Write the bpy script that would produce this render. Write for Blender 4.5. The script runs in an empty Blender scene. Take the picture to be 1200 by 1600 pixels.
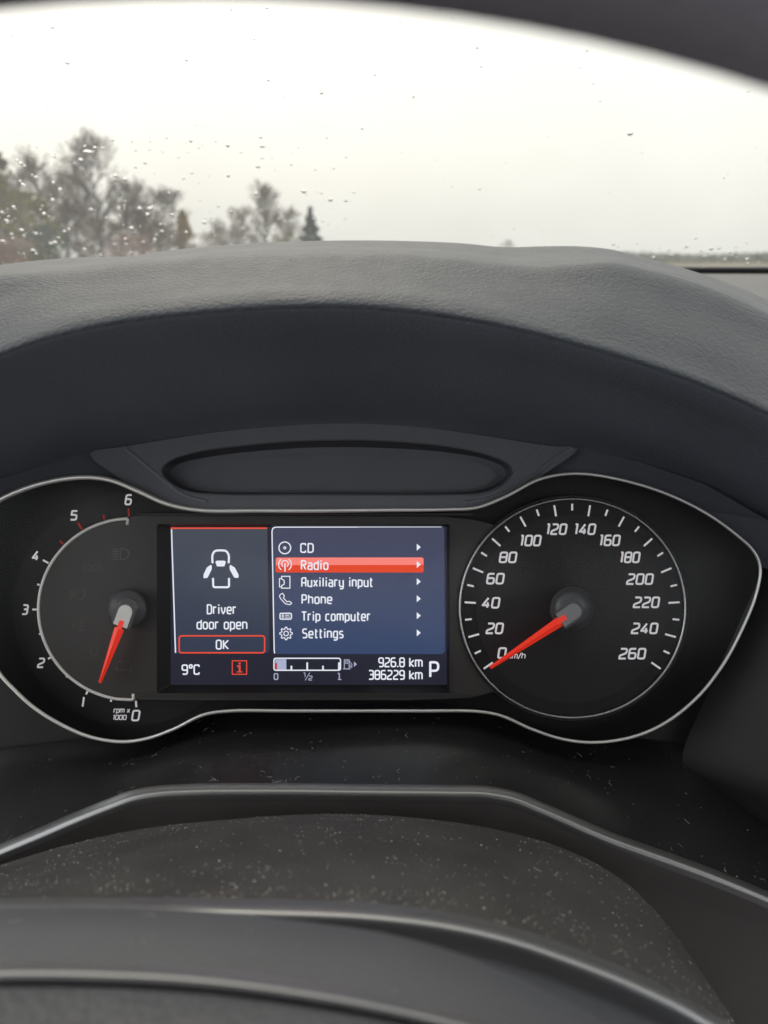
import bpy, bmesh, math, random
import numpy as np
from mathutils import Vector, Matrix
from mathutils.geometry import tessellate_polygon

random.seed(7); rng = np.random.default_rng(7)
S = bpy.context.scene
COL = S.collection
R = math.radians

# ------------------------------------------------------------------ camera, sky, sun, exposure
CAM_H = 1.12            # height of the phone above the road
PITCH = 18.2            # degrees looking down
cam_d = bpy.data.cameras.new('camera'); cam = bpy.data.objects.new('camera', cam_d); COL.objects.link(cam)
cam.location = (0, 0, CAM_H); cam.rotation_euler = (R(90-PITCH), 0, 0)
cam_d.sensor_fit = 'HORIZONTAL'; cam_d.sensor_width = 36.0; cam_d.lens = 36.0
cam_d.clip_start = 0.005; cam_d.clip_end = 3000
cam_d.dof.use_dof = True; cam_d.dof.focus_distance = 0.365
cam_d.dof.aperture_fstop = 0.036/0.0026     # 2.6 mm wide pupil
S.camera = cam
S.view_settings.view_transform = 'Standard'; S.view_settings.look = 'None'
S.view_settings.exposure = 0.0; S.view_settings.gamma = 1.0; S.view_settings.use_curve_mapping = False
S.cycles.max_bounces = 8; S.cycles.transparent_max_bounces = 16
S.cycles.use_denoising = True

SUN_EL, SUN_AZ = 48.0, -15.0   # azimuth from straight ahead, negative = left
w = bpy.data.worlds.new('World'); S.world = w; w.use_nodes = True
nt = w.node_tree; nt.nodes.clear()
sky = nt.nodes.new('ShaderNodeTexSky'); sky.sky_type = 'NISHITA'; sky.sun_disc = False
sky.sun_elevation = R(SUN_EL); sky.sun_rotation = R(SUN_AZ); sky.dust_density = 8.0; sky.air_density = 1.0
b1 = nt.nodes.new('ShaderNodeBackground'); b1.inputs['Strength'].default_value = 0.05
b2 = nt.nodes.new('ShaderNodeBackground'); b2.inputs['Color'].default_value = (0.965, 0.985, 1.0, 1)
CLOUD_ZENITH = 3.2      # closed cloud layer: the standard overcast sky, close to L = Lz (1 + sin el) / 2
tcw = nt.nodes.new('ShaderNodeTexCoord'); sxyz = nt.nodes.new('ShaderNodeSeparateXYZ'); nt.links.new(tcw.outputs['Generated'], sxyz.inputs[0])
mrw = nt.nodes.new('ShaderNodeMapRange'); mrw.inputs['From Min'].default_value = 0; mrw.inputs['From Max'].default_value = 1
mrw.inputs['To Min'].default_value = CLOUD_ZENITH/2.0; mrw.inputs['To Max'].default_value = CLOUD_ZENITH
nt.links.new(sxyz.outputs['Z'], mrw.inputs['Value'])
cln = nt.nodes.new('ShaderNodeTexNoise'); cln.inputs['Scale'].default_value = 2.2; cln.inputs['Detail'].default_value = 4; nt.links.new(tcw.outputs['Generated'], cln.inputs['Vector'])
clr = nt.nodes.new('ShaderNodeMapRange'); clr.inputs['From Min'].default_value = .3; clr.inputs['From Max'].default_value = .7; clr.inputs['To Min'].default_value = .93; clr.inputs['To Max'].default_value = 1.07
clm = nt.nodes.new('ShaderNodeMath'); clm.operation = 'MULTIPLY'
nt.links.new(cln.outputs['Fac'], clr.inputs['Value']); nt.links.new(mrw.outputs['Result'], clm.inputs[0]); nt.links.new(clr.outputs['Result'], clm.inputs[1]); nt.links.new(clm.outputs[0], b2.inputs['Strength'])
ad = nt.nodes.new('ShaderNodeAddShader'); wo = nt.nodes.new('ShaderNodeOutputWorld')
nt.links.new(sky.outputs[0], b1.inputs[0]); nt.links.new(b1.outputs[0], ad.inputs[0]); nt.links.new(b2.outputs[0], ad.inputs[1])
nt.links.new(ad.outputs[0], wo.inputs[0])
sun_d = bpy.data.lights.new('sun', 'SUN'); sun = bpy.data.objects.new('sun', sun_d); COL.objects.link(sun)
sun_d.energy = 0.5; sun_d.angle = R(40); sun_d.color = (1.0, 0.96, 0.9)
sv = Vector((math.sin(R(SUN_AZ))*math.cos(R(SUN_EL)), math.cos(R(SUN_AZ))*math.cos(R(SUN_EL)), math.sin(R(SUN_EL))))
sun.rotation_euler = sv.to_track_quat('Z', 'Y').to_euler(); sun.location = sv*50

# ------------------------------------------------------------------ frames
RIG = Matrix.Translation((0, 0, CAM_H)) @ Matrix.Rotation(R(90-PITCH), 4, 'X')
RIGI = RIG.inverted()
def P(px, py, d):                     # a point d metres in front of the lens plane
    return ((px-600)/1200*d, (800-py)/1200*d, -d)
def at(px, py, yw):                   # a point yw metres ahead over the land
    v = (RIG.to_3x3() @ Vector(P(px, py, 1.0)))
    t = yw/v.y
    return Vector((v.x*t, yw, CAM_H+v.z*t))

# ------------------------------------------------------------------ object helpers
def mesh_obj(name, verts, faces, mat=None, parent=None, smooth=False, mats=None, fmat=None):
    me = bpy.data.meshes.new(name)
    me.from_pydata([tuple(v) for v in verts], [], faces)
    for m in (mats or ([mat] if mat else [])): me.materials.append(m)
    if fmat is not None: me.polygons.foreach_set('material_index', fmat)
    if smooth: me.polygons.foreach_set('use_smooth', [True]*len(me.polygons))
    me.update()
    o = bpy.data.objects.new(name, me); COL.objects.link(o)
    if parent is not None: o.parent = parent
    return o
def tag(o, label=None, cat=None, group=None, kind=None):
    if label: o['label'] = label
    if cat: o['category'] = cat
    if group: o['group'] = group
    if kind: o['kind'] = kind
    return o
class Thing:
    """An Empty at the thing's base; parts are given in lens-frame coordinates."""
    def __init__(s, name, origin, label, cat, kind=None, group=None):
        s.o = bpy.data.objects.new(name, None); COL.objects.link(s.o); s.o.empty_display_size = .02
        s.org = Vector(origin); s.o.matrix_world = RIG @ Matrix.Translation(s.org)
        tag(s.o, label, cat, group, kind)
    def part(s, name, verts, faces, mat, smooth=False, parent=None, **k):
        ox, oy, oz = s.org
        return mesh_obj(name, [(x-ox, y-oy, z-oz) for x, y, z in verts], faces, mat, parent or s.o, smooth, **k)

# ------------------------------------------------------------------ materials
def new_mat(name):
    m = bpy.data.materials.new(name); m.use_nodes = True
    n = m.node_tree; return m, n, n.nodes['Principled BSDF']
def plastic(name, col, rough=.5, spec=.5, var=.25, vscale=60, grain=0, gscale=900, gtype='VORONOI', metal=0, coat=0, fleck=0):
    m, n, p = new_mat(name); L = n.links.new; N = n.nodes.new
    tc = N('ShaderNodeTexCoord')
    nz = N('ShaderNodeTexNoise'); nz.inputs['Scale'].default_value = vscale; nz.inputs['Detail'].default_value = 6
    L(tc.outputs['Object'], nz.inputs['Vector'])
    mx = N('ShaderNodeMix'); mx.data_type = 'RGBA'
    mx.inputs['A'].default_value = (*[c*(1-var) for c in col], 1); mx.inputs['B'].default_value = (*[min(1, c*(1+var)) for c in col], 1)
    L(nz.outputs['Fac'], mx.inputs['Factor']); L(mx.outputs['Result'], p.inputs['Base Color'])
    mr = N('ShaderNodeMapRange'); mr.inputs['To Min'].default_value = max(0.02, rough-.07); mr.inputs['To Max'].default_value = min(1, rough+.07)
    nz2 = N('ShaderNodeTexNoise'); nz2.inputs['Scale'].default_value = vscale*2.3; nz2.inputs['Detail'].default_value = 5
    L(tc.outputs['Object'], nz2.inputs['Vector']); L(nz2.outputs['Fac'], mr.inputs['Value']); L(mr.outputs['Result'], p.inputs['Roughness'])
    p.inputs['Specular IOR Level'].default_value = spec; p.inputs['Metallic'].default_value = metal
    p.inputs['Coat Weight'].default_value = coat
    if grain:
        bp = N('ShaderNodeBump'); bp.inputs['Strength'].default_value = 1.0; bp.inputs['Distance'].default_value = grain
        dn = N('ShaderNodeTexNoise'); dn.inputs['Scale'].default_value = gscale*.6; dn.inputs['Detail'].default_value = 3
        L(tc.outputs['Object'], dn.inputs['Vector'])
        if gtype == 'VORONOI':
            ma = N('ShaderNodeMix'); ma.data_type = 'VECTOR'; ma.inputs['Factor'].default_value = .0015
            L(tc.outputs['Object'], ma.inputs['A']); L(dn.outputs['Color'], ma.inputs['B'])
            vo = N('ShaderNodeTexVoronoi'); vo.feature = 'SMOOTH_F1'; vo.inputs['Scale'].default_value = gscale; vo.inputs['Smoothness'].default_value = .6
            L(ma.outputs['Result'], vo.inputs['Vector'])
            am = N('ShaderNodeMath'); am.operation = 'MULTIPLY_ADD'; am.inputs[1].default_value = -.8
            L(vo.outputs['Distance'], am.inputs[0]); L(dn.outputs['Fac'], am.inputs[2]); L(am.outputs[0], bp.inputs['Height'])
        else:
            L(dn.outputs['Fac'], bp.inputs['Height'])
        L(bp.outputs['Normal'], p.inputs['Normal'])
    return m
def glow(name, col, strength=1.0, grad=None):
    """a display colour: it gives off its own light under a dim gloss"""
    m, n, p = new_mat(name); L = n.links.new; N = n.nodes.new
    p.inputs['Base Color'].default_value = (.01, .01, .012, 1); p.inputs['Roughness'].default_value = .35
    p.inputs['Specular IOR Level'].default_value = .2
    p.inputs['Emission Color'].default_value = (*col, 1); p.inputs['Emission Strength'].default_value = strength
    # the fine pixel columns of the panel
    tc = N('ShaderNodeTexCoord'); wv = N('ShaderNodeTexWave'); wv.inputs['Scale'].default_value = 520; wv.bands_direction = 'X'
    L(tc.outputs['Object'], wv.inputs['Vector'])
    mr = N('ShaderNodeMapRange'); mr.inputs['To Min'].default_value = strength*.93; mr.inputs['To Max'].default_value = strength*1.07
    L(wv.outputs['Fac'], mr.inputs['Value']); L(mr.outputs['Result'], p.inputs['Emission Strength'])
    if grad:
        sp = N('ShaderNodeSeparateXYZ'); L(tc.outputs['Generated'], sp.inputs[0])
        mx = N('ShaderNodeMix'); mx.data_type = 'RGBA'; mx.inputs['A'].default_value = (*col, 1); mx.inputs['B'].default_value = (*grad, 1)
        L(sp.outputs['Y'], mx.inputs['Factor']); L(mx.outputs['Result'], p.inputs['Emission Color'])
    return m
def clear(name, tint=(1, 1, 1), film=0.0, ior=1.45, rough=.02):
    m = bpy.data.materials.new(name); m.use_nodes = True; n = m.node_tree; n.nodes.clear(); L = n.links.new; N = n.nodes.new
    tr = N('ShaderNodeBsdfTransparent'); tr.inputs[0].default_value = (*tint, 1)
    gl = N('ShaderNodeBsdfGlossy'); gl.inputs['Roughness'].default_value = rough
    fr = N('ShaderNodeFresnel'); fr.inputs['IOR'].default_value = ior
    mx = N('ShaderNodeMixShader'); L(fr.outputs[0], mx.inputs[0]); out = N('ShaderNodeOutputMaterial')
    base = tr
    if film:
        tl = N('ShaderNodeBsdfTranslucent'); tl.inputs[0].default_value = (.9, .9, .88, 1)
        tc = N('ShaderNodeTexCoord'); nz = N('ShaderNodeTexNoise'); nz.inputs['Scale'].default_value = 14; nz.inputs['Detail'].default_value = 5
        L(tc.outputs['Object'], nz.inputs['Vector'])
        mr = N('ShaderNodeMapRange'); mr.inputs['To Min'].default_value = film*.6; mr.inputs['To Max'].default_value = film*1.4
        L(nz.outputs['Fac'], mr.inputs['Value'])
        m2 = N('ShaderNodeMixShader'); L(mr.outputs['Result'], m2.inputs[0]); L(tr.outputs[0], m2.inputs[1]); L(tl.outputs[0], m2.inputs[2]); base = m2
    L(base.outputs[0], mx.inputs[1]); L(gl.outputs[0], mx.inputs[2]); L(mx.outputs[0], out.inputs[0])
    return m

M = {}
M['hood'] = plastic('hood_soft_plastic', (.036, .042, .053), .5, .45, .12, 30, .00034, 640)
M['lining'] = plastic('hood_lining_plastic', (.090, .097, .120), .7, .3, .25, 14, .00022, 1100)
M['dash'] = plastic('dash_soft_plastic', (.10, .10, .10), .55, .4, .12, 20, .0005, 500)
M['ledge'] = plastic('ledge_black_plastic', (.017, .0165, .017), .3, .5, .25, 30, .00004, 1500, 'NOISE')
M['bead'] = plastic('ledge_bead_highlight', (.045, .043, .043), .42, 1.0, .2, 30, .00004, 1500, 'NOISE', coat=1.0)  # the ledge's own plastic, lightened and coated to raise the edge highlight
M['bead'].node_tree.nodes['Principled BSDF'].inputs['Coat Roughness'].default_value = .38
M['ridge'] = plastic('wheel_edge_gloss', (.082, .083, .09), .4, 1.0, .1, 40, .00004, 1500, 'NOISE', coat=1.0)
M['ridge'].node_tree.nodes['Principled BSDF'].inputs['Coat Roughness'].default_value = .33
M['front'] = plastic('ledge_front_plastic', (.12, .108, .104), .6, .4, .15, 40, .0001, 1500, 'NOISE')
M['side'] = plastic('side_panel_plastic', (.019, .019, .020), .6, .4, .2, 40, .0001, 1500, 'NOISE')
M['shroud'] = plastic('shroud_plastic', (.052, .049, .048), .55, .4, .5, 38, .00015, 1200, 'NOISE')
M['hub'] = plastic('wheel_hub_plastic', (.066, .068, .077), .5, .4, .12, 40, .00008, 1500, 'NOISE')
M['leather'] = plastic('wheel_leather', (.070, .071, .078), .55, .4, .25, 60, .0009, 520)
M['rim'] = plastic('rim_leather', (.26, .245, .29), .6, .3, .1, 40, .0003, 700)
M['housing'] = plastic('housing_black', (.009, .009, .011), .55, .35, .2, 40)
M['upper'] = plastic('upper_panel_black', (.10, .103, .117), .5, .45, .12, 40, .00005, 1800, 'NOISE')
M['recess'] = plastic('recess_smoked', (.06, .062, .076), .35, .4, .1, 40)
M['groove'] = plastic('recess_wall', (.05, .051, .058), .45, .4, .1, 40)
M['plate'] = plastic('center_plate', (.034, .031, .0295), .55, .4, .08, 60)
M['dial'] = plastic('dial_black', (.010, .0095, .011), .6, .3, .1, 60)
M['dial2'] = plastic('dial_inner', (.0175, .016, .0175), .6, .3, .1, 60)
M['frame'] = plastic('screen_frame', (.010, .010, .012), .5, .35, .1, 60)
M['chrome'] = plastic('satin_chrome', (.72, .72, .70), .36, .6, .08, 80, metal=.75)
M['arc'] = plastic('arc_silver', (.78, .76, .73), .42, .5, .04, 80, metal=.25)
M['ringm'] = plastic('ring_chrome', (.42, .42, .42), .28, .5, .05, 80, metal=1.0)
M['print'] = plastic('dial_print_white', (.58, .56, .58), .6, .2, .04, 300)
M['printred'] = plastic('dial_print_red', (.34, .03, .025), .6, .2, .04, 300)
M['ghost'] = plastic('unlit_symbol', (.13, .12, .115), .6, .2, .2, 900)
M['hubcap'] = plastic('needle_hub', (.075, .075, .08), .35, .5, .1, 80)
M['cap'] = plastic('needle_cap_grey', (.68, .67, .65), .45, .4, .04, 80)
M['cap2'] = plastic('needle_cap_dark_grey', (.24, .24, .25), .45, .4, .04, 80)
for k_ in ('bead', 'ridge'): M[k_].node_tree.nodes['Principled BSDF'].inputs['Coat IOR'].default_value = 2.2  # stronger coat to brighten the highlights on these edges
for k_, e_ in (('print', .3), ('printred', .09)):      # the dial figures are lit from behind
    p_ = M[k_].node_tree.nodes['Principled BSDF']; p_.inputs['Emission Color'].default_value = (1, .96, 1, 1) if k_ == 'print' else (1, .1, .08, 1); p_.inputs['Emission Strength'].default_value = e_
def needle_mat():
    m, n, p = new_mat('needle_red')
    p.inputs['Base Color'].default_value = (.75, .035, .015, 1); p.inputs['Roughness'].default_value = .3
    p.inputs['Emission Color'].default_value = (1.0, .035, .012, 1); p.inputs['Emission Strength'].default_value = .34
    return m
M['needle'] = needle_mat()
M['lens'] = clear('cluster_lens', (.97, .97, .97), 0, 1.2, .16)
M['glass'] = clear('windshield_glass', (.495, .487, .442), .05, 1.4, .01)  # film: wet glass, plus a pale veil standing in for lens glare
M['seal'] = plastic('black_seal', (.012, .012, .012), .6, .3)
M['dust'] = plastic('dust_pale', (.32, .305, .28), .9, .1, .3, 400)
def lin(r, g, b):
    f = lambda c: (c/255/12.92) if c <= 10 else ((c/255+.055)/1.055)**2.4
    return (f(r), f(g), f(b))
M['s_bg'] = glow('screen_dark', lin(33, 33, 48))
M['s_left'] = glow('screen_left_panel', lin(48, 56, 76), 1, lin(66, 72, 84))  # paler towards the top: glare put into the display colour
M['s_menu'] = glow('screen_menu_panel', lin(52, 69, 104), 1, lin(66, 68, 90))
M['s_white'] = glow('screen_white', lin(232, 236, 246))
M['s_grey'] = glow('screen_grey', lin(165, 170, 195))
M['s_fill'] = glow('screen_fuel_fill', lin(170, 178, 205))
M['s_red'] = glow('screen_red', lin(238, 78, 48))
M['s_pink'] = glow('screen_pink', lin(250, 132, 122))
M['s_deep'] = glow('screen_deep_red', lin(226, 66, 28))
M['s_dred'] = glow('screen_fuel_red', lin(190, 62, 60))

# ------------------------------------------------------------------ curve tools
def hermite(pts, xs):
    pts = sorted(pts); X = np.array([p[0] for p in pts], float); Y = np.array([p[1] for p in pts], float)
    m = np.zeros_like(Y); dx = np.diff(X); dy = np.diff(Y)/dx
    m[1:-1] = (dy[:-1]*dx[1:]+dy[1:]*dx[:-1])/(dx[1:]+dx[:-1]); m[0] = dy[0]; m[-1] = dy[-1]
    i = np.clip(np.searchsorted(X, xs)-1, 0, len(X)-2); h = dx[i]; t = (xs-X[i])/h
    return ((2*t**3-3*t**2+1)*Y[i]+(t**3-2*t**2+t)*h*m[i]+(-2*t**3+3*t**2)*Y[i+1]+(t**3-t**2)*h*m[i+1])
def catmull(pts, n, closed=True):
    """n samples evenly spaced along a smooth curve through pts"""
    A = np.array(pts, float); k = len(A); out = []
    segs = k if closed else k-1
    g = (lambda i: A[i % k]) if closed else (lambda i: A[min(max(i, 0), k-1)])
    for i in range(segs):
        p0, p1, p2, p3 = g(i-1), g(i), g(i+1), g(i+2)
        t0 = 0; t1 = t0+max(1e-9, np.linalg.norm(p1-p0))**.5; t2 = t1+np.linalg.norm(p2-p1)**.5; t3 = t2+max(1e-9, np.linalg.norm(p3-p2))**.5
        m1 = (p2-p1)/(t2-t1) if t1 < 1e-3 else ((p1-p0)/(t1-t0)-(p2-p0)/(t2-t0)+(p2-p1)/(t2-t1))*(t2-t1)
        m2 = (p2-p1) if t3-t2 < 1e-3 else ((p2-p1)/(t2-t1)-(p3-p1)/(t3-t1)+(p3-p2)/(t3-t2))*(t2-t1)
        if t1 < 1e-3: m1 = p2-p1
        for s in np.linspace(0, 1, 24, endpoint=False):
            out.append((2*s**3-3*s**2+1)*p1+(s**3-2*s**2+s)*m1+(-2*s**3+3*s**2)*p2+(s**3-s**2)*m2)
    out.append(A[0] if closed else A[-1]); out = np.array(out)
    L = np.concatenate([[0], np.cumsum(np.linalg.norm(np.diff(out, axis=0), axis=1))])
    q = np.linspace(0, L[-1], n, endpoint=not closed)
    return np.stack([np.interp(q, L, out[:, j]) for j in range(out.shape[1])], 1)
def loft(rows, xs, sub=4):
    """rows: (curve points or array, depth or list of (x, depth)); returns grid of lens-frame points"""
    G = []
    for c, d in rows:
        py = hermite(c, xs) if isinstance(c, list) else c
        dd = hermite(d, xs) if isinstance(d, list) else np.full(len(xs), float(d))
        G.append(np.stack([(xs-600)/1200*dd, (800-py)/1200*dd, -dd], 1))
    G = np.array(G); k = len(G); out = []
    if sub > 1:
        for i in range(k-1):
            p0 = G[max(i-1, 0)]; p1 = G[i]; p2 = G[i+1]; p3 = G[min(i+2, k-1)]
            l01 = np.linalg.norm(p1-p0, axis=1, keepdims=True)+1e-9; l12 = np.linalg.norm(p2-p1, axis=1, keepdims=True)+1e-9; l23 = np.linalg.norm(p3-p2, axis=1, keepdims=True)+1e-9
            m1 = ((p1-p0)/l01*l12+(p2-p1)/l12*l01)/(l01+l12)*l12 if i > 0 else p2-p1
            m2 = ((p2-p1)/l12*l23+(p3-p2)/l23*l12)/(l12+l23)*l12 if i < k-2 else p2-p1
            for s in np.linspace(0, 1, sub, endpoint=False):
                out.append((2*s**3-3*s**2+1)*p1+(s**3-2*s**2+s)*m1+(-2*s**3+3*s**2)*p2+(s**3-s**2)*m2)
        out.append(G[-1]); G = np.array(out)
    return G
def grid_faces(nr, nc, wrap=False):
    F = []
    for i in range(nr-1):
        for j in range(nc if wrap else nc-1):
            F.append((i*nc+j, i*nc+(j+1) % nc, (i+1)*nc+(j+1) % nc, (i+1)*nc+j))
    return F
def lofted(th, name, rows, xs, mat, sub=4, parent=None):
    G = loft(rows, xs, sub)
    o = th.part(name, G.reshape(-1, 3), grid_faces(G.shape[0], G.shape[1]), mat, True, parent)
    return o, G
def tube(path, rad, n=8, closed=False, flat=1.0):
    """path: lens-frame points, rad: scalar or list; flat squeezes the tube along the depth"""
    Pn = np.array(path, float); k = len(Pn); rad = np.full(k, rad) if np.isscalar(rad) else np.array(rad)
    T = np.roll(Pn, -1, 0)-np.roll(Pn, 1, 0)
    if not closed: T[0] = Pn[1]-Pn[0]; T[-1] = Pn[-1]-Pn[-2]
    T /= np.linalg.norm(T, axis=1, keepdims=True)+1e-12
    Z = np.array([0, 0, 1.0]); V = []
    for i in range(k):
        a = np.cross(T[i], Z); a /= np.linalg.norm(a)+1e-12; b = np.cross(a, T[i])
        for j in range(n):
            q = 2*math.pi*j/n; V.append(Pn[i]+rad[i]*(math.cos(q)*a+math.sin(q)*flat*b))
    F = []
    for i in range(k if closed else k-1):
        for j in range(n):
            F.append((i*n+j, i*n+(j+1) % n, ((i+1) % k)*n+(j+1) % n, ((i+1) % k)*n+j))
    if not closed: F += [tuple(range(n)), tuple((k-1)*n+j for j in range(n))]
    return V, F
def fill(outer, holes, dep):
    """flat or tilted sheet from pixel outlines; dep(px,py) gives the distance"""
    loops = [outer]+list(holes)
    tris = tessellate_polygon([[Vector((x, -y, 0)) for x, y in l] for l in loops])
    pts = [p for l in loops for p in l]
    f = dep if callable(dep) else (lambda x, y: dep)
    V = [P(x, y, f(x, y)) for x, y in pts]
    F = []
    for a, b, c in tris:
        A, B, C = pts[a], pts[b], pts[c]
        s = (B[0]-A[0])*(C[1]-A[1])-(B[1]-A[1])*(C[0]-A[0])
        F.append((a, b, c) if s < 0 else (a, c, b))
    return V, F
def slab(outer, dep, thick):
    """a plate with depth: front sheet at dep, edge walls going back by thick"""
    V, F = fill(outer, [], dep); n = len(V)
    V2 = [(x, y, z-thick) for x, y, z in V]
    return V+V2, F+[(i, (i+1) % n, n+(i+1) % n, n+i) for i in range(n)]
def strip(loopA, dA, loopB, dB):
    n = len(loopA); fA = dA if callable(dA) else (lambda x, y: dA); fB = dB if callable(dB) else (lambda x, y: dB)
    V = [P(x, y, fA(x, y)) for x, y in loopA]+[P(x, y, fB(x, y)) for x, y in loopB]
    return V, [(i, (i+1) % n, n+(i+1) % n, n+i) for i in range(n)]
def join(*parts):
    V, F = [], []
    for v, f in parts:
        k = len(V); V += [tuple(q) for q in v]; F += [tuple(i+k for i in q) for q in f]
    return V, F
def ell(cx, cy, rx, ry, n=96, a0=0, a1=360):
    full = abs(a1-a0) >= 360
    return [(cx+rx*math.cos(R(a)), cy-ry*math.sin(R(a))) for a in np.linspace(a0, a1, n, endpoint=not full)]
def rrect(x0, y0, x1, y1, r, n=5):
    out = []
    for cx, cy, a in ((x1-r, y0+r, -90), (x1-r, y1-r, 0), (x0+r, y1-r, 90), (x0+r, y0+r, 180)):
        for t in np.linspace(a, a+90, n): out.append((cx+r*math.cos(R(t)), cy+r*math.sin(R(t))))
    return out
# ---- strokes: lettering and marks as narrow ribbons
def fillet(pts, r, closed):
    n = len(pts); out = []
    for i in range(n):
        p = np.array(pts[i][:2], float); rr = pts[i][2] if len(pts[i]) > 2 else r
        if (not closed and i in (0, n-1)) or rr <= 0: out.append(p); continue
        a = np.array(pts[i-1][:2], float)-p; b = np.array(pts[(i+1) % n][:2], float)-p
        la, lb = np.linalg.norm(a), np.linalg.norm(b); k = min(rr, la*.48, lb*.48)
        s = p+a/la*k; e = p+b/lb*k
        for t in (0, .25, .5, .75, 1): out.append((1-t)**2*s+2*t*(1-t)*p+t*t*e)
    return out
def ribbon(pts, wd, closed=False):
    A = [np.array(p, float) for p in pts]; B = [A[0]]
    for p in A[1:]:
        if np.linalg.norm(p-B[-1]) > 1e-6: B.append(p)
    if closed and np.linalg.norm(B[0]-B[-1]) < 1e-6: B.pop()
    n = len(B); L, Rr = [], []
    for i in range(n):
        d1 = B[i]-B[i-1] if (i > 0 or closed) else B[1]-B[0]
        d2 = B[(i+1) % n]-B[i] if (i < n-1 or closed) else d1
        d1 = d1/np.linalg.norm(d1); d2 = d2/np.linalg.norm(d2)
        n1 = np.array([-d1[1], d1[0]]); n2 = np.array([-d2[1], d2[0]]); m = n1+n2; q = np.linalg.norm(m)
        if q < .2: m = n1; k = 1
        else: m = m/q; k = min(1/max(.3, float(m@n1)), 2.2)
        L.append(B[i]+m*wd/2*k); Rr.append(B[i]-m*wd/2*k)
    F = [(i, (i+1) % n, n+(i+1) % n, n+i) for i in range(n if closed else n-1)]
    return L+Rr, F
h = .74; lo = -.27
GL = {  # advance width, strokes [(points, closed)]
 '0': (1, [([(0, 0), (1, 0), (1, 1), (0, 1)], 1)]), '1': (.5, [([(.1, 1, 0), (.75, 1, .05), (.75, 0)], 0)]),
 '2': (1, [([(0.03, 1), (1, 1), (1, .56), (0, .3, .2), (0, 0, .02), (1, 0)], 0)]),
 '3': (1, [([(0, 1), (1, 1), (1, .53), (.25, .53)], 0), ([(.7, .53), (1, .5), (1, 0), (0, 0)], 0)]),
 '4': (1, [([(.72, 0), (.72, .55)], 0), ([(.72, 1, 0), (0, .25, .02), (1, .25)], 0)]),
 '5': (1, [([(1, 1), (.08, 1, .03), (.04, .56, .03), (1, .56), (1, 0), (0, 0)], 0)]),
 '6': (1, [([(.95, 1), (0, 1), (0, 0), (1, 0), (1, .56), (.02, .56)], 0)]),
 '7': (1, [([(0, 1), (1, 1, .05), (.4, 0)], 0)]),
 '8': (1, [([(0, 0), (1, 0), (1, 1), (0, 1)], 1), ([(0, .52), (1, .52)], 0)]),
 '9': (1, [([(.98, .44), (0, .44), (0, 1), (1, 1), (1, 0), (.08, 0)], 0)]),
 'A': (1, [([(0, 0), (0, 1, .45), (1, 1, .03), (1, 0)], 0), ([(0, .42), (1, .42)], 0)]),
 'C': (.95, [([(1, .8), (1, 1), (0, 1), (0, 0), (1, 0), (1, .2)], 0)]),
 'D': (1, [([(0, 0, .03), (1, 0, .3), (1, 1, .3), (0, 1, .03)], 1)]),
 'K': (1, [([(0, 0), (0, 1)], 0), ([(1, 1), (.12, .5, .02), (1, 0)], 0)]), 'O': (1, [([(0, 0), (1, 0), (1, 1), (0, 1)], 1)]),
 'P': (1, [([(0, 0), (0, 1, .03), (1, 1, .3), (1, .42, .3), (0, .42)], 0)]),
 'R': (1, [([(0, 0), (0, 1, .03), (1, 1), (1, .5), (0, .5)], 0), ([(.5, .5), (1, 0)], 0)]),
 'S': (1, [([(1, 1), (0, 1), (0, .54), (1, .5), (1, 0), (0, 0)], 0)]), 'T': (1, [([(-.1, 1), (1.1, 1)], 0), ([(.5, 1), (.5, 0)], 0)]),
 'a': (.95, [([(.05, h), (1, h), (1, 0, .02), (0, 0), (0, .42), (1, .42)], 0)]), 'c': (.85, [([(1, h), (0, h), (0, 0), (1, 0)], 0)]),
 'd': (.95, [([(1, 1), (1, 0, .02), (0, 0), (0, h), (1, h)], 0)]),
 'e': (.95, [([(1, 0), (0, 0), (0, h), (1, h), (1, .36, .02), (0, .36)], 0)]),
 'g': (.95, [([(1, 0), (0, 0), (0, h), (1, h, .02), (1, lo), (.05, lo)], 0)]), 'h': (.95, [([(0, 0), (0, 1)], 0), ([(0, h), (1, h), (1, 0)], 0)]),
 'i': (.25, [([(.5, 0), (.5, h)], 0), ([(.5, .9), (.5, 1.05)], 0)]), 'k': (.9, [([(0, 0), (0, 1)], 0), ([(1, h), (.14, .36, .02), (1, 0)], 0)]),
 'l': (.25, [([(.5, 0), (.5, 1)], 0)]), 'm': (1.5, [([(0, 0), (0, h, .02), (1, h), (1, 0)], 0), ([(.5, h), (.5, 0)], 0)]),
 'n': (.95, [([(0, 0), (0, h, .02), (1, h), (1, 0)], 0)]), 'o': (.95, [([(0, 0), (1, 0), (1, h), (0, h)], 1)]),
 'p': (.95, [([(0, lo), (0, h, .02), (1, h), (1, 0), (0, 0)], 0)]), 'r': (.65, [([(0, 0), (0, h, .02), (1, h)], 0)]),
 's': (.85, [([(1, h), (0, h), (0, .4), (1, .36), (1, 0), (0, 0)], 0)]), 't': (.6, [([(.3, 1), (.3, 0), (1, 0)], 0), ([(0, h), (1, h)], 0)]),
 'u': (.95, [([(0, h), (0, 0), (1, 0, .02), (1, h)], 0)]), 'v': (.95, [([(0, h), (.15, .25), (.5, 0, .02), (.85, .25), (1, h)], 0)]),
 'x': (.9, [([(0, h), (1, 0)], 0), ([(0, 0), (1, h)], 0)]), 'y': (.95, [([(0, h), (0, 0), (1, 0)], 0), ([(1, h), (1, lo), (.1, lo)], 0)]),
 '.': (.15, [([(.5, -.06), (.5, .1)], 0)]), '/': (.7, [([(0, -.1), (1, 1.05)], 0)]), ' ': (.45, []),
 '°': (.55, [([(0, .68), (1, .68), (1, 1.02), (0, 1.02)], 1)]),
}
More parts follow.
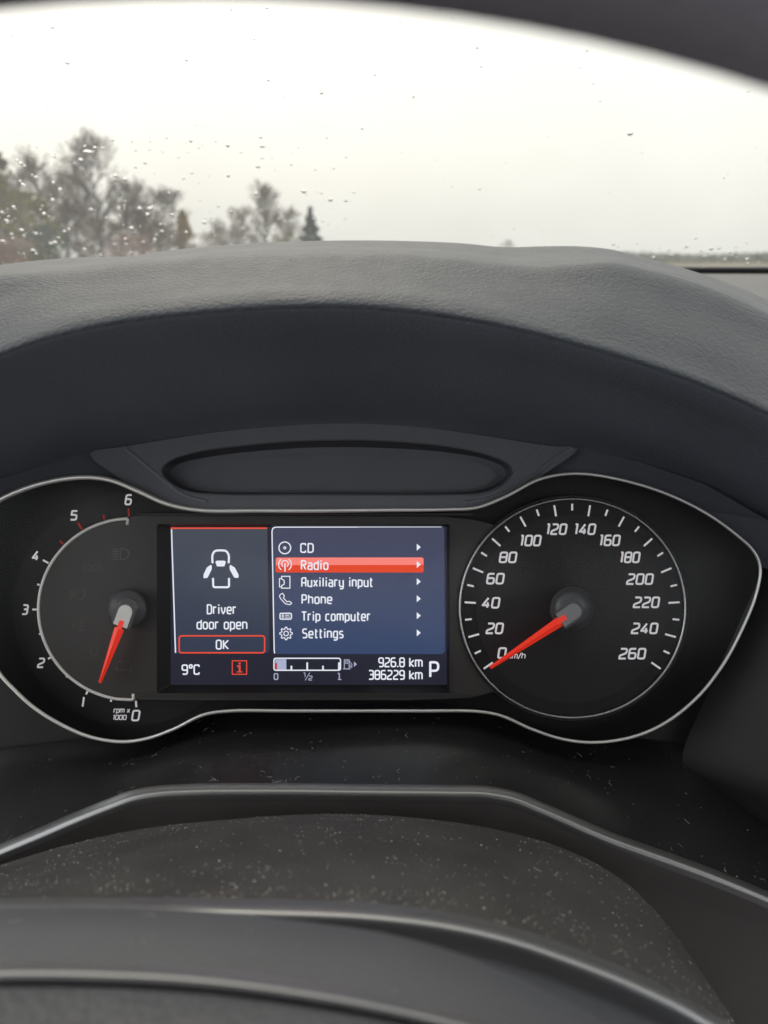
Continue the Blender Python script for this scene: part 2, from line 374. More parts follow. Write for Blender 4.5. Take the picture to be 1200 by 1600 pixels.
def text2d(s, x0, x1, yb, cap, wd, slant=0, gap=.36, rr=.2):
    """lettering fitted between x0..x1 with baseline yb; returns list of 2d ribbons (pixel units)"""
    units = [GL[c][0] for c in s]; tot = sum(units)+gap*(len(s)-1)
    sl = slant*(cap-wd); U = (x1-x0-wd-sl)/(tot if tot else 1); x = x0+wd/2; out = []
    ch = cap-wd
    for c, u in zip(s, units):
        for pts, cl in GL[c][1]:
            q = fillet([(p[0]*u*U, p[1]*ch, (p[2]*ch if len(p) > 2 else rr*ch)) for p in pts], rr*ch, cl)
            q = [(x+a+slant*b, yb-wd/2-b) for a, b in q]
            out.append(ribbon(q, wd, cl))
        x += (u+gap)*U
    return out
def lift(rib, d, step=.00002):
    """2d ribbons -> one mesh, each stroke a hair in front of the last so none share a plane"""
    V, F = [], []
    for k, (v, f) in enumerate(rib):
        n0 = len(V); V += [P(x, y, d-k*step) for x, y in v]; F += [tuple(i+n0 for i in q) for q in f]
    return V, F

# ------------------------------------------------------------------ land and road outside
def ground_mat():
    m, n, p = new_mat('field_grass'); L = n.links.new; N = n.nodes.new
    tc = N('ShaderNodeTexCoord'); nz = N('ShaderNodeTexNoise'); nz.inputs['Scale'].default_value = .05; nz.inputs['Detail'].default_value = 8
    L(tc.outputs['Object'], nz.inputs['Vector'])
    r = N('ShaderNodeValToRGB'); e = r.color_ramp.elements; e[0].color = (.06, .065, .03, 1); e[1].color = (.2, .165, .12, 1); e[0].position = .38; e[1].position = .55
    L(nz.outputs['Fac'], r.inputs[0]); L(r.outputs[0], p.inputs['Base Color']); p.inputs['Roughness'].default_value = .95
    return m
M['ground'] = ground_mat()
gv, gf = [], []
gx = np.concatenate([-np.geomspace(900, 8, 14), [0], np.geomspace(8, 900, 14)]); gy = np.concatenate([-np.geomspace(300, 8, 8), [0], np.geomspace(8, 1600, 22)])
for yy in gy:
    for xx in gx: gv.append((xx, yy, .25*math.sin(xx*.02)*math.sin(yy*.017)*min(1, abs(yy)/60) if yy > 0 else 0))
gr = mesh_obj('ground', gv, grid_faces(len(gy), len(gx)), M['ground']); tag(gr, kind='structure')

# ------------------------------------------------------------------ dashboard
xs = np.linspace(-330, 1530, 156)
CREST = [(-330, 478), (-150, 440), (0, 415), (60, 408), (130, 403), (200, 402), (260, 393), (330, 386), (400, 381), (520, 377), (650, 378), (720, 381), (790, 387), (850, 385.5), (900, 385.5), (950, 390), (1010, 404), (1090, 427), (1200, 470), (1350, 560), (1530, 700)]
STRIP = [(-330, 500), (-150, 457), (0, 430), (60, 425), (130, 421), (200, 413), (300, 404), (400, 398), (520, 396), (650, 399), (720, 405), (790, 413), (860, 416), (910, 412), (960, 411), (1010, 421), (1090, 443), (1200, 490), (1350, 580), (1530, 720)]
NEAR = [(-330, 730), (-150, 625), (0, 548), (75, 522), (150, 504), (300, 484), (450, 474), (560, 474), (650, 482), (750, 497), (900, 532), (1050, 578), (1200, 640), (1350, 722), (1530, 850)]
HEND = [(-330, 900), (-150, 812), (0, 750), (70, 729), (140, 707), (200, 696), (350, 674), (520, 662), (650, 667), (750, 680), (860, 697), (900, 700), (1000, 724), (1100, 758), (1200, 815), (1350, 930), (1530, 1090)]
dash = Thing('dashboard', P(600, 1300, .37), 'dark grey soft plastic dashboard with a curved hood over the dials', 'dashboard')
cr, st_, ne, he = (hermite(c, xs) for c in (CREST, STRIP, NEAR, HEND))
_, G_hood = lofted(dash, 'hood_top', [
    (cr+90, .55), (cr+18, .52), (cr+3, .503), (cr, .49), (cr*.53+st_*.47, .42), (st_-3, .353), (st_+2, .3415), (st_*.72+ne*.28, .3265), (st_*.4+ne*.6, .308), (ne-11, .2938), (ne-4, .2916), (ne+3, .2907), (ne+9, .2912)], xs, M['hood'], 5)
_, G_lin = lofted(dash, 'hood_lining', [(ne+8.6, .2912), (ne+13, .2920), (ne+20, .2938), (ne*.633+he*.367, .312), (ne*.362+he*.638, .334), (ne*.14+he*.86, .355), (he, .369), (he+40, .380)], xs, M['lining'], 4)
# top of the dash running on to the windshield
DT_Z = -.0155
dv = []
dxs = np.linspace(-.62, 1.02, 42); dys = np.linspace(.38, .952, 26)
for yy in dys:
    for xx in dxs:
        zz = DT_Z-.03*(1-(yy-.38)/.572)**2-.004*((xx-.2)/.8)**2
        dv.append(tuple(RIGI @ Vector((xx, yy, CAM_H+zz))))
dash.part('dash_top', dv, grid_faces(len(dys), len(dxs)), M['dash'], True)
# ledge below the dials, its rolled edge and front face
LT = [(-330, 1300), (-120, 1228), (0, 1202), (90, 1190), (180, 1176), (240, 1160), (300, 1136), (350, 1126), (450, 1122), (750, 1122), (800, 1138), (860, 1160), (930, 1176), (1000, 1186), (1065, 1196), (1130, 1230), (1200, 1262), (1350, 1330), (1530, 1420)]
LE = [(-330, 1470), (-120, 1378), (0, 1326), (60, 1301), (120, 1275), (170, 1255), (205, 1242), (245, 1235), (300, 1232), (400, 1231), (600, 1233), (700, 1234), (765, 1236), (805, 1244), (850, 1262), (950, 1305), (1050, 1341), (1120, 1367), (1200, 1400), (1350, 1470), (1530, 1560)]
lt, le = hermite(LT, xs), hermite(LE, xs)
ledge, G_led = lofted(dash, 'ledge', [(lt-30, .378), (lt, .369), (lt*.6+le*.4-3, .348), (lt*.15+le*.85-2, .324), (le-7, .3182)], xs, M['ledge'], 5)
lofted(dash, 'ledge_edge', [(le-7.4, .3183), (le-4.5, .3167), (le-.5, .3151), (le+4, .3138), (le+9, .3132), (le+15, .3133), (le+20, .3136)], xs, M['bead'], 5)
lofted(dash, 'ledge_front', [(le+19.5, .3137), (le+60, .321), (le+160, .33), (le+330, .34)], xs, M['front'], 4)
# side wall right of the dials
sxs = np.linspace(0, 1, 22)
SA = [(1232, 770), (1200, 868), (1150, 985), (1105, 1085), (1066, 1196), (1100, 1225), (1135, 1262)]
SB = [(1520, 800), (1520, 950), (1520, 1050), (1520, 1150), (1480, 1300), (1470, 1360), (1460, 1420)]
A = catmull(SA, 30, False); B = catmull(SB, 30, False); sp = []
for i in range(30):
    for t in sxs:
        q = A[i]*(1-t)+B[i]*t; sp.append(P(q[0], q[1], .371-.075*t+.012*t*(1-t)))
dash.part('side_wall', sp, grid_faces(30, 22), M['side'], True)

# ------------------------------------------------------------------ instrument cluster
clu = Thing('instrument_cluster', P(600, 1160, .372), 'car instrument cluster with two dials and a lit colour screen between them', 'instrument cluster')
OUT = [(-52, 905), (-48, 850), (-28, 803), (0, 781), (60, 757), (125, 746), (172, 750), (215, 767), (260, 787), (310, 797), (400, 798), (500, 798), (600, 797), (700, 796), (745, 793), (790, 776), (840, 750), (880, 741), (920, 741), (980, 752), (1040, 771), (1100, 800), (1150, 835), (1179, 863), (1188, 888), (1181, 930), (1161, 980), (1130, 1038), (1090, 1089), (1040, 1129), (990, 1151), (930, 1160), (880, 1155), (830, 1139), (785, 1119), (750, 1112), (650, 1111), (550, 1111), (450, 1111), (360, 1111), (318, 1117), (272, 1139), (230, 1154), (190, 1159), (140, 1151), (90, 1129), (50, 1103), (20, 1075), (0, 1053), (-35, 990)]
out = catmull(OUT, 360)
dtr = .3535
def trim_r(x, y):      # the trim is broad on the upper left and thin to the right
    t = min(1, max(0, (x+50)/900)); up = min(1, max(0, (1000-y)/200))
    return (2.5+up*1.9*(1-t)+.5*(1-up)*(1-t))*dtr/1200
clu.part('chrome_trim', *tube([P(x, y, dtr) for x, y in out], [trim_r(x, y) for x, y in out], 10, True), M['chrome'], True)
clu.part('housing', *fill([(-330, 620), (1500, 620), (1500, 1400), (-330, 1400)], [], .381), M['housing'])
clu.part('trim_wall', *strip([tuple(p) for p in out], dtr+.001, [tuple(p) for p in out], .3736), M['housing'])
clu.part('back_plate', *fill([tuple(p) for p in out], [], .3728), M['dial'])
# -- upper panel with its oblong recess
UP = [(140, 709), (200, 697), (350, 674), (520, 662), (650, 667), (750, 680), (860, 697), (902, 701), (862, 733), (812, 765), (770, 784), (735, 793), (600, 795), (400, 796), (310, 795), (262, 786), (215, 765), (176, 740)]
upd = lambda x, y: .357+.012*min(1, max(0, (797-y)/135))
RC = catmull([(252, 735), (262, 722), (300, 708), (400, 694), (500, 688), (600, 689), (700, 698), (765, 712), (797, 728), (800, 742), (785, 758), (755, 770), (700, 773), (500, 773), (330, 772), (290, 767), (262, 752)], 120)
RI = catmull([(266, 737), (276, 726), (320, 715), (410, 704), (500, 699), (600, 700), (700, 707), (760, 718), (788, 731), (791, 742), (777, 755), (750, 766), (700, 770), (500, 770.5), (336, 769), (300, 764), (274, 751)], 120)
upo = [tuple(p) for p in catmull(UP, 150)]
RCl = [tuple(p) for p in RC]; RIl = [tuple(p) for p in RI]
up_ = clu.part('upper_panel', *fill(upo, [RCl], upd), M['upper'])
rec = clu.part('recess_wall', *join(strip(RCl, upd, RCl, lambda x, y: upd(x, y)+.0012), strip(RCl, lambda x, y: upd(x, y)+.0012, RIl, .3735)), M['groove'], True)
M['shoulder'] = plastic('shoulder_shaded', (.058, .06, .072), .6, .35, .12, 40, .00005, 1800, 'NOISE')  # darker than the upper panel: shade at its ends put into the colour
SHL = [(-120, 806), (0, 748), (70, 727), (140, 705), (200, 694), (216, 712), (190, 735), (214, 763), (172, 748), (125, 744), (60, 755), (0, 779), (-60, 830)]
SHR = [(850, 695), (900, 699), (1000, 722), (1100, 756), (1200, 813), (1290, 880), (1240, 900), (1189, 886), (1180, 862), (1150, 833), (1100, 798), (1040, 769), (980, 750), (920, 739), (880, 739), (840, 748), (812, 765), (840, 730)]
for q_ in (SHL, SHR): clu.part('shoulder', *fill(q_, [], lambda x, y: upd(x, y)+.0035), M['shoulder'])
rib_ = ribbon([tuple(p) for p in RC], 2.2, True)
clu.part('recess_rim', [P(x, y, upd(x, y)-.0002) for x, y in rib_[0]], rib_[1], M['groove'], parent=up_)
clu.part('recess_window', *fill(RIl, [], .3737), M['recess'], parent=rec)
WN = catmull([(342, 755), (352, 733), (385, 718), (440, 713), (500, 711), (600, 710), (690, 714), (745, 722), (770, 733), (776, 742), (766, 755), (740, 764), (600, 767), (450, 767), (352, 766)], 90)
clu.part('display_strip', *slab([tuple(p) for p in WN], .3725, .0008), M['recess'], parent=rec)
for pth, rr in (([(893, 702), (868, 716), (828, 748), (795, 768), (762, 780), (725, 787)], 4.5), ([(850, 697), (826, 713), (800, 745), (775, 768), (740, 780)], 3.2), ([(196, 701), (222, 722), (258, 752), (288, 774), (325, 785)], 4.0)):
    c2 = catmull(pth, 40, False)
    clu.part('rib', *tube([P(x, y, upd(x, y)+.0004) for x, y in c2], rr*.36/1200, 8, False, .6), M['upper'], True, up_)
# -- centre plate with the screen opening
arc_c, arc_rx, arc_ry = (206, 952), 146, 142
pl = ell(arc_c[0], arc_c[1], arc_rx-3, arc_ry-3, 70, 92, 268)
pl += [(213, 1093), (300, 1094), (640, 1094), (735, 1090), (790, 1076), (800, 960), (780, 822), (740, 812), (690, 807), (400, 806), (206, 806)]
frame_o = rrect(245, 819, 704, 1083, 4)
d_pl = .3655
plate = clu.part('centre_plate', *fill(pl, [frame_o], d_pl), M['plate'])
clu.part('plate_edge', *strip(pl, d_pl, pl, .3726), M['frame'], parent=plate)
frame_i = rrect(266.5, 823, 698, 1070, 2)
clu.part('screen_frame', *strip(frame_o, d_pl, frame_i, .3712), M['frame'])
# raised lips above and below the screen
for y0, y1 in ((1083.5, 1086.5), (802.5, 805)):
    clu.part('lip', *slab([(215, y0), (738, y0), (738, y1), (215, y1)], d_pl-.0006, .003), M['plate'], parent=plate)
clu.part('panel_seam', *slab([(703, 822), (704.6, 822), (704.6, 1080), (703, 1080)], d_pl-.0005, .001), M['plate'], parent=plate)
# -- tachometer
tach = clu.part('tachometer', *fill(ell(206, 952, 186, 182, 140), [], .3722), M['dial2'])
arcp = ell(arc_c[0], arc_c[1], arc_rx, arc_ry, 80, 91.5, 268)
arcp = [(198.5, 820)]+[(200, 812.5)]+[(199, 810.2)]+arcp[3:-3]+[(206, 1093.5), (208.5, 1092.5)]+[(208, 1084)]
clu.part('scale_arc', *tube([P(x, y, .3655) for x, y in arcp], 2.5*.3655/1200, 8, False, .9), M['arc'], True, tach)
def tick(th, parent, x0, y0, x1, y1, wd, mat, d):
    th.part('tick', *lift([ribbon([(x0, y0), (x1, y1)], wd)], d), mat, parent=parent)
TT = [(201, 794.5, 201.3, 807, 3.2, 1), (161.5, 804.5, 163.3, 812, 3, 1), (122, 817, 128, 827, 3.2, 1), (93.5, 845, 99, 850.5, 3, 1), (67, 875, 76, 880, 3, 0), (58, 913, 62, 914, 3, 0), (50.5, 952.3, 58, 952.3, 3, 0), (60.8, 990.5, 64.5, 990.5, 3, 0), (75, 1029.5, 81, 1026, 3, 0), (103, 1058, 106, 1056, 3, 0), (134.5, 1085, 137.8, 1078, 3.2, 0), (173, 1096.5, 174.2, 1091.5, 3, 0), (212.3, 1095, 213, 1105, 3.2, 0)]
for x0, y0, x1, y1, wd, rd in TT: tick(clu, tach, x0, y0, x1, y1, wd, M['printred'] if rd else M['print'], .3718)
for s, x0, x1, y0, y1 in (('6', 194, 207.6, 772, 789.6), ('5', 108.7, 122.3, 797, 813.5), ('4', 49, 62.5, 860, 876.5), ('3', 33, 45.6, 944, 961), ('2', 57.5, 71, 1027.5, 1044), ('1', 125.5, 133.3, 1089, 1105.5), ('0', 204.5, 220, 1109, 1127)):
    clu.part('numeral', *lift(text2d(s, x0, x1, y1, y1-y0, 2.9, .16), .3718), M['print'], parent=tach)
clu.part('unit_text', *lift(text2d('rpm x', 177, 204, 1114, 8.6, 1.5, .16)+text2d('1000', 175.4, 198.4, 1125, 8.2, 1.5, .16), .3718), M['print'], parent=tach)
# unlit warning symbols moulded in the plate
def sym(strokes, wd=1.1):
    clu.part('unlit_symbol', *lift([ribbon(s, wd, c) for s, c in strokes], d_pl-.00012), M['ghost'], parent=plate)
sym([([(188, 857), (194, 857), (201, 861), (202, 865), (200, 870), (194, 874), (188, 874)], 1)]+[([(175, y), (185, y)], 0) for y in (858, 862, 866, 870, 874)], 1.3)
sym([([(137, 882), (141, 882), (144, 887), (141, 892), (137, 892)], 0), ([(152, 882), (148, 882), (146, 887), (148, 892), (152, 892)], 0)]+[([(129, y), (134, y)], 0) for y in (883, 887, 891)]+[([(154, y), (158, y)], 0) for y in (883, 887, 891)], .9)
sym([([(122, 920), (127, 920), (133, 926), (132, 932), (126, 937), (123, 937)], 0)]+[([(108, y), (118, y-4)], 0) for y in (925, 930, 935)], .9)
sym([([(116, 972), (113, 978), (116, 985)], 0)]+[([(123, y), (131, y)], 0) for y in (973, 979, 985)], .9)
sym([([(182, 1040), (182, 1047), (205, 1047), (205, 1040)], 0), ([(184, 1034), (190, 1034)], 0), ([(197, 1034), (203, 1034)], 0)], .7)
sym([([(143, 1010), (150, 1010), (154, 1017), (150, 1024), (143, 1024), (140, 1017)], 1)], .7)

def lathe(cx, cy, prof, n=48):
    V, F = [], []
    for r, d in prof: V += [P(x, y, d) for x, y in ell(cx, cy, r, r, n)]
    F = grid_faces(len(prof), n, True); k = (len(prof)-1)*n
    return V, F+[tuple(range(k, k+n))]
def blade(root, tip, w0, w1, d_side, d_top, ridge=.5):
    """a tapering pointer with a raised ridge"""
    a = np.array(root, float); b = np.array(tip, float); t = (b-a)/np.linalg.norm(b-a); nn = np.array([-t[1], t[0]])
    L0, R0, L1, R1 = a+nn*w0/2, a-nn*w0/2, b+nn*w1/2, b-nn*w1/2
    C0, C1 = R0+(L0-R0)*ridge, R1+(L1-R1)*ridge; C2 = b+t*1.2
    V = [P(*L0, d_side), P(*C0, d_top), P(*R0, d_side), P(*L1, d_side), P(*C1, d_top), P(*R1, d_side), P(*L0, d_side+.002), P(*R0, d_side+.002), P(*L1, d_side+.002), P(*R1, d_side+.002)]
    return V, [(0, 1, 4, 3), (1, 2, 5, 4), (6, 0, 3, 8), (2, 7, 9, 5), (0, 6, 7, 2, 1), (3, 4, 5, 9, 8), (6, 8, 9, 7)]
def cap_shape(c, tip_dir, r, ln, n=20):
    t = np.array(tip_dir, float); t /= np.linalg.norm(t); a = math.atan2(t[1], t[0]); out = []
    for q in np.linspace(a+math.pi/2, a+3*math.pi/2, n): out.append((c[0]+r*math.cos(q), c[1]+r*math.sin(q)))
    nn = np.array([-t[1], t[0]]); c = np.array(c, float)
    out.append(tuple(c+t*ln-nn*r)); out.append(tuple(c+t*ln+nn*r)); return out
def bevel_slab(outline, d, thick, inset):
    o = np.array(outline); c = o.mean(0); inn = [tuple(p+(c-p)/np.linalg.norm(c-p)*inset) for p in o]; out_ = [tuple(p) for p in o]
    return join(fill(inn, [], d), strip(inn, d, out_, d+.0004), strip(out_, d+.0004, out_, d+thick))
hb = clu.part('needle_hub', *lathe(199, 951, [(31, .3655), (29.5, .3585), (27, .3560), (19, .3555), (17.5, .3545), (17, .3540)]), M['hubcap'], True, tach)
cs = cap_shape((197, 956), (-.34, .94), 15.5, 24)
clu.part('needle_skirt', *bevel_slab(cs, .3535, .003, 1.5), M['hubcap'], parent=tach)
clu.part('needle_cap', *bevel_slab(cap_shape((195.5, 956.5), (-.34, .94), 11.5, 23.5), .3528, .0016, .7), M['cap'], parent=tach)
clu.part('needle', *blade((186.5, 982), (156, 1067), 15.5, 4.6, .3548, .3536, .62), M['needle'], parent=tach)
clu.part('needle_insert', *bevel_slab([(186.8, 968.5), (194.2, 971), (189.5, 984), (182, 982)], .3525, .0016, .4), M['needle'], parent=tach)
# -- speedometer
sc, srx, sry = (894, 951.3), 168.3, 164.2
ring = ell(894.5, 950.5, 176, 171, 140)
speed = clu.part('speedometer', *fill(ell(894.5, 950.5, 176.5, 171.5, 140), [], .3650), M['dial'])
clu.part('dial_wall', *strip(ell(894.5, 950.5, 181, 176, 140), .3647, ell(894.5, 950.5, 182, 177, 140), .3726), M['frame'], True, speed)
clu.part('dial_gap', *strip(ell(894.5, 950.5, 181, 176, 140), .3647, ell(894.5, 950.5, 174, 169, 140), .3649), M['frame'], False, speed)
clu.part('chrome_ring', *tube([P(x, y, .3640) for x, y in ring], 2.1*.364/1200, 8, True), M['ringm'], True, speed)
clu.part('inner_disc', *slab(ell(894, 951.3, 150, 147, 120), .3646, .0004), M['dial2'], parent=speed)
for v in range(0, 261, 10):
    a = R((130-v)*.96); ln = 17.5 if v % 20 == 0 else 10.5
    f = 1 if v % 20 == 0 else 1
    sx, sy = -math.sin(a), -math.cos(a)
    tick(clu, speed, sc[0]+sx*srx, sc[1]+sy*sry, sc[0]+sx*(srx-ln), sc[1]+sy*(sry-ln), 3.0, M['print'], .3643)
NUM = [('0', 776.5, 792.5, 1029.5), ('20', 758.5, 788, 991), ('40', 752, 782.5, 951), ('60', 759, 789.3, 913.3), ('80', 778.8, 809, 880), ('100', 810, 847, 853.8), ('120', 851, 887.3, 836), ('140', 895, 932.3, 836), ('160', 934, 970.5, 853.5), ('180', 966, 1001.5, 880), ('200', 978, 1022.3, 914), ('220', 988.5, 1032, 950.3), ('240', 985.5, 1029.5, 991), ('260', 966, 1010.5, 1030.5)]
for s, x0, x1, yb in NUM:
    clu.part('numeral', *lift(text2d(s, x0, x1, yb, 18.3, 3.1, .16, .42), .3642), M['print'], parent=speed)
clu.part('unit_text', *lift(text2d('km/h', 793, 822, 1029.5, 10, 1.5, .16), .3642), M['print'], parent=speed)
clu.part('needle_hub', *lathe(893.5, 951, [(34, .3646), (33, .3638), (29.5, .3632), (28.5, .3560), (26, .3545), (18, .3535), (16, .3533)]), M['hubcap'], True, speed)
clu.part('needle_skirt', *bevel_slab(cap_shape((896.5, 955.5), (-.82, .57), 16, 26), .3530, .003, 1.2), M['hubcap'], parent=speed)
clu.part('needle_cap', *bevel_slab(cap_shape((896, 955.5), (-.82, .57), 12.8, 25.5), .3523, .0016, .7), M['cap2'], parent=speed)
clu.part('needle', *blade((875, 971), (766, 1043.5), 16, 5, .3548, .3536, .42), M['needle'], parent=speed)
clu.part('needle_insert', *bevel_slab([(882, 960), (886.5, 966.5), (873, 976.5), (868, 969.5)], .3520, .0016, .4), M['needle'], parent=speed)
# -- screen
scr = clu.part('screen', *fill(frame_i, [], .3713), M['s_bg'])
ds = .37115
def spart(name, strokes, mat, d=ds-.0001): clu.part(name, *lift(strokes, d), mat, parent=scr)
def quadp(name, pts, mat, d=ds): clu.part(name, *fill(pts, [], d), mat, parent=scr)
quadp('message_panel', [(267.5, 825), (417.5, 825), (421, 1016), (417, 1021), (273.5, 1021)], M['s_left'])
spart('panel_line', [ribbon([(266.6, 825.3), (417.3, 825.3)], 2.2)], M['s_red'])
spart('panel_edge', [ribbon([(268, 827), (274.2, 1020)], 2.0)], M['s_white'], ds-.00014)
quadp('menu_panel', [(430, 823), (690, 822.5), (694, 826), (695.5, 1017), (691, 1022), (433, 1022), (428.5, 1017), (424.3, 829)], M['s_menu'])
spart('menu_edge', [ribbon([(429.2, 1021), (428.4, 1016), (425, 830), (426.3, 825.5), (431, 823.6), (560, 823.4)], 1.8), ribbon([(560, 823.4), (690, 823.2)], 1.2)], M['s_white'], ds-.00012)
bar = rrect(430.5, 871, 662, 894.5, 3)
quadp('highlight_bar', [p for p in bar if True], M['s_deep'], ds-.00008)
quadp('highlight_gloss', [(431, 873.5), (433, 871.3), (659.5, 871), (661.6, 873), (661.6, 882.6), (431, 883)], M['s_pink'], ds-.00012)
dt = ds-.00022
for s, x0, x1, yb in (('CD', 469, 490.3, 864), ('Radio', 470, 513.3, 890.7), ('Auxiliary input', 470.5, 583, 917.4), ('Phone', 471, 519.2, 944), ('Trip computer', 471, 579.3, 970.7), ('Settings', 472, 537, 997.5)):
    spart('menu_text', text2d(s, x0, x1, yb, 15.6, 2.2, 0, .55), M['s_white'], dt)
for yc in (855, 882, 908.8, 935.5, 962, 988.8): quadp('menu_arrow', [(651.2, yc-5.5), (657.5, yc), (651.2, yc+5.5)], M['s_white'], dt)
for s, x0, x1, yb, c, wd in (('Driver', 323, 369.6, 960, 16, 2.2), ('door open', 307, 386.6, 983.6, 16, 2.2), ('OK', 337, 357.6, 1015, 15.6, 2.2)):
    spart('message_text', text2d(s, x0, x1, yb, c, wd, 0, .5), M['s_white'], dt)
spart('button_frame', [ribbon(rrect(280, 993.5, 413.5, 1020, 4), 2.2, True)], M['s_red'], dt)
spart('temperature_text', text2d('9°C', 283.6, 312, 1054.5, 16.5, 2.3, 0, .4), M['s_white'], dt)
spart('info_symbol', [ribbon([(363, 1032.5), (385.4, 1032.5), (385.4, 1053.5), (363, 1053.5)], 1.5, True), ribbon([(370.5, 1041), (374.5, 1041), (374.5, 1049.8)], 2.8), ribbon([(370, 1049.8), (378.6, 1049.8)], 1.6), ribbon([(374.4, 1035.2), (374.4, 1038.2)], 3.2)], M['s_red'], dt)
# open-door car pictogram
car = [ribbon(fillet([(332, 880), (331.5, 868), (335, 860.5, 4), (344.5, 859.8), (354, 860.5, 4), (357.8, 868), (357.3, 880)], 3, False), 3.2), ribbon(fillet([(332.8, 903), (333.2, 917.5), (357.8, 917.5), (357.8, 903)], 3, False), 3.2)]
spart('door_symbol', car, M['s_white'], dt)
quadp('door_symbol', [(336.5, 878), (339, 876), (350.5, 876), (353, 878), (350.5, 885), (339, 885)], M['s_white'], dt)
quadp('door_symbol', [(329, 882.5), (331, 884), (330.8, 890), (324, 903), (318, 903.5), (318, 898), (323, 887)], M['s_white'], dt)
quadp('door_symbol', [(360, 882.5), (358.8, 884), (359, 890), (366, 902.5), (372.5, 903), (372.8, 898), (367, 887)], M['s_white'], dt)
# fuel gauge
spart('fuel_frame', [ribbon(rrect(428, 1028.6, 532, 1047.3, 3), 1.9, True)], M['s_white'], dt)
quadp('fuel_level', [(430, 1030), (447.4, 1030), (447.4, 1046.4), (430, 1046.4)], M['s_fill'], ds-.00008)
quadp('fuel_reserve', [(429.2, 1036), (433, 1036), (433, 1046.4), (429.2, 1046.4)], M['s_dred'], ds-.00014)
spart('fuel_tick', [ribbon([(x, y), (x, 1046.8)], 2.6) for x, y in ((455.3, 1040.3), (480, 1035), (504.7, 1040.3), (529.6, 1035))], M['s_white'], dt)
spart('fuel_text', text2d('0', 427.6, 435, 1062.5, 10.8, 1.8)+text2d('1', 473.2, 478.2, 1058.5, 7.6, 1.3)+[ribbon([(476.8, 1063), (484, 1051)], 1.1)]+text2d('2', 481.8, 488.3, 1063.2, 7.6, 1.3, 0, .3)+text2d('1', 526.5, 532, 1062.3, 11, 1.8)+[ribbon([(528, 1061.7), (533.5, 1061.7)], 1.4)], M['s_grey'], dt)
spart('fuel_pump_symbol', [ribbon([(538, 1045), (538, 1031), (545.5, 1031), (545.5, 1045)], 1.4), ribbon([(536, 1045.2), (547.5, 1045.2)], 1.4), ribbon([(540.2, 1033), (543.4, 1033), (543.4, 1036.8), (540.2, 1036.8)], 1.1, True), ribbon([(546, 1033), (549.8, 1038), (549.6, 1043), (547.2, 1042), (547, 1038.5)], 1.1)], M['s_grey'], dt)
quadp('fuel_arrow', [(553, 1033.6), (557.8, 1037.8), (553, 1042)], M['s_grey'], dt)
spart('odometer_text', text2d('926.8 km', 591, 660.5, 1042.7, 15.6, 2.2, 0, .42)+text2d('386229 km', 575.5, 660.5, 1062.3, 15.6, 2.2, 0, .42), M['s_white'], dt)
spart('gear_letter', text2d('P', 670.5, 686.5, 1059.5, 26.5, 3.6), M['s_white'], dt)
# menu icons
wi = M['s_white']
spart('menu_icon', [ribbon(ell(445, 856, 9.2, 9.2, 26), 1.8, True), ribbon(ell(445, 856, 1.7, 1.7, 10), 1.4, True)], wi, dt)
spart('menu_icon', [ribbon(ell(445.3, 882, 10, 10, 14, -55, 55), 1.5), ribbon(ell(445.3, 882, 10, 10, 14, 125, 235), 1.5), ribbon(ell(445.3, 881, 5.2, 5.2, 24, -60, 240), 1.4), ribbon([(445.3, 881), (445.3, 893)], 2)], M['s_grey'] if False else wi, dt)
spart('menu_icon', [ribbon([(440, 900.5), (453, 900.5), (453, 919), (440, 919), (440, 915), (444, 913), (444, 907), (440, 904.5)], 1.5, True), ribbon([(439.5, 904), (436.7, 904), (436.7, 917), (439.5, 917)], 1.4)], wi, dt)
spart('menu_icon', [ribbon(fillet([(438, 929), (441.5, 926.8), (444.5, 931.5), (442.5, 934), (448.5, 940.5), (452, 939.3), (456, 942.5), (453, 944.8), (446, 943.5), (438.5, 935.5), (436.5, 931)], 1, True), 1.4, True)], wi, dt)
spart('menu_icon', [ribbon(rrect(437.5, 958.3, 455.3, 967.3, 2), 1.9, True), ribbon(ell(442, 962.7, 1.4, 2.2, 10), 1.1, True), ribbon([(445.5, 961.3), (452, 961.3)], 1.3), ribbon([(445.5, 964.2), (449.5, 964.2)], 1.3), ribbon([(450.5, 964.2), (453, 964.2)], 1.3)], wi, dt)
gear = []
for k in range(32):
    rr_ = 9.8 if (k % 4) in (0, 1) else 7.2; a = 2*math.pi*(k-.5)/32; gear.append((447+rr_*math.cos(a), 989.8+rr_*math.sin(a)))
spart('menu_icon', [ribbon(gear, 1.5, True), ribbon(ell(447, 989.8, 3.6, 3.6, 16), 1.5, True)], wi, dt)
# -- clear lens over it all, gently bowed
lv, lf = [], []
lc = np.array([570, 950.0])
for k in range(9):
    t = k/8
    for p in out:
        q = lc+(p-lc)*(1-t*.999); lv.append(P(q[0], q[1], .3524-.0022*(1-(1-t)**2)-.0016))
clu.part('lens', lv, grid_faces(9, len(out), True), M['lens'], True)

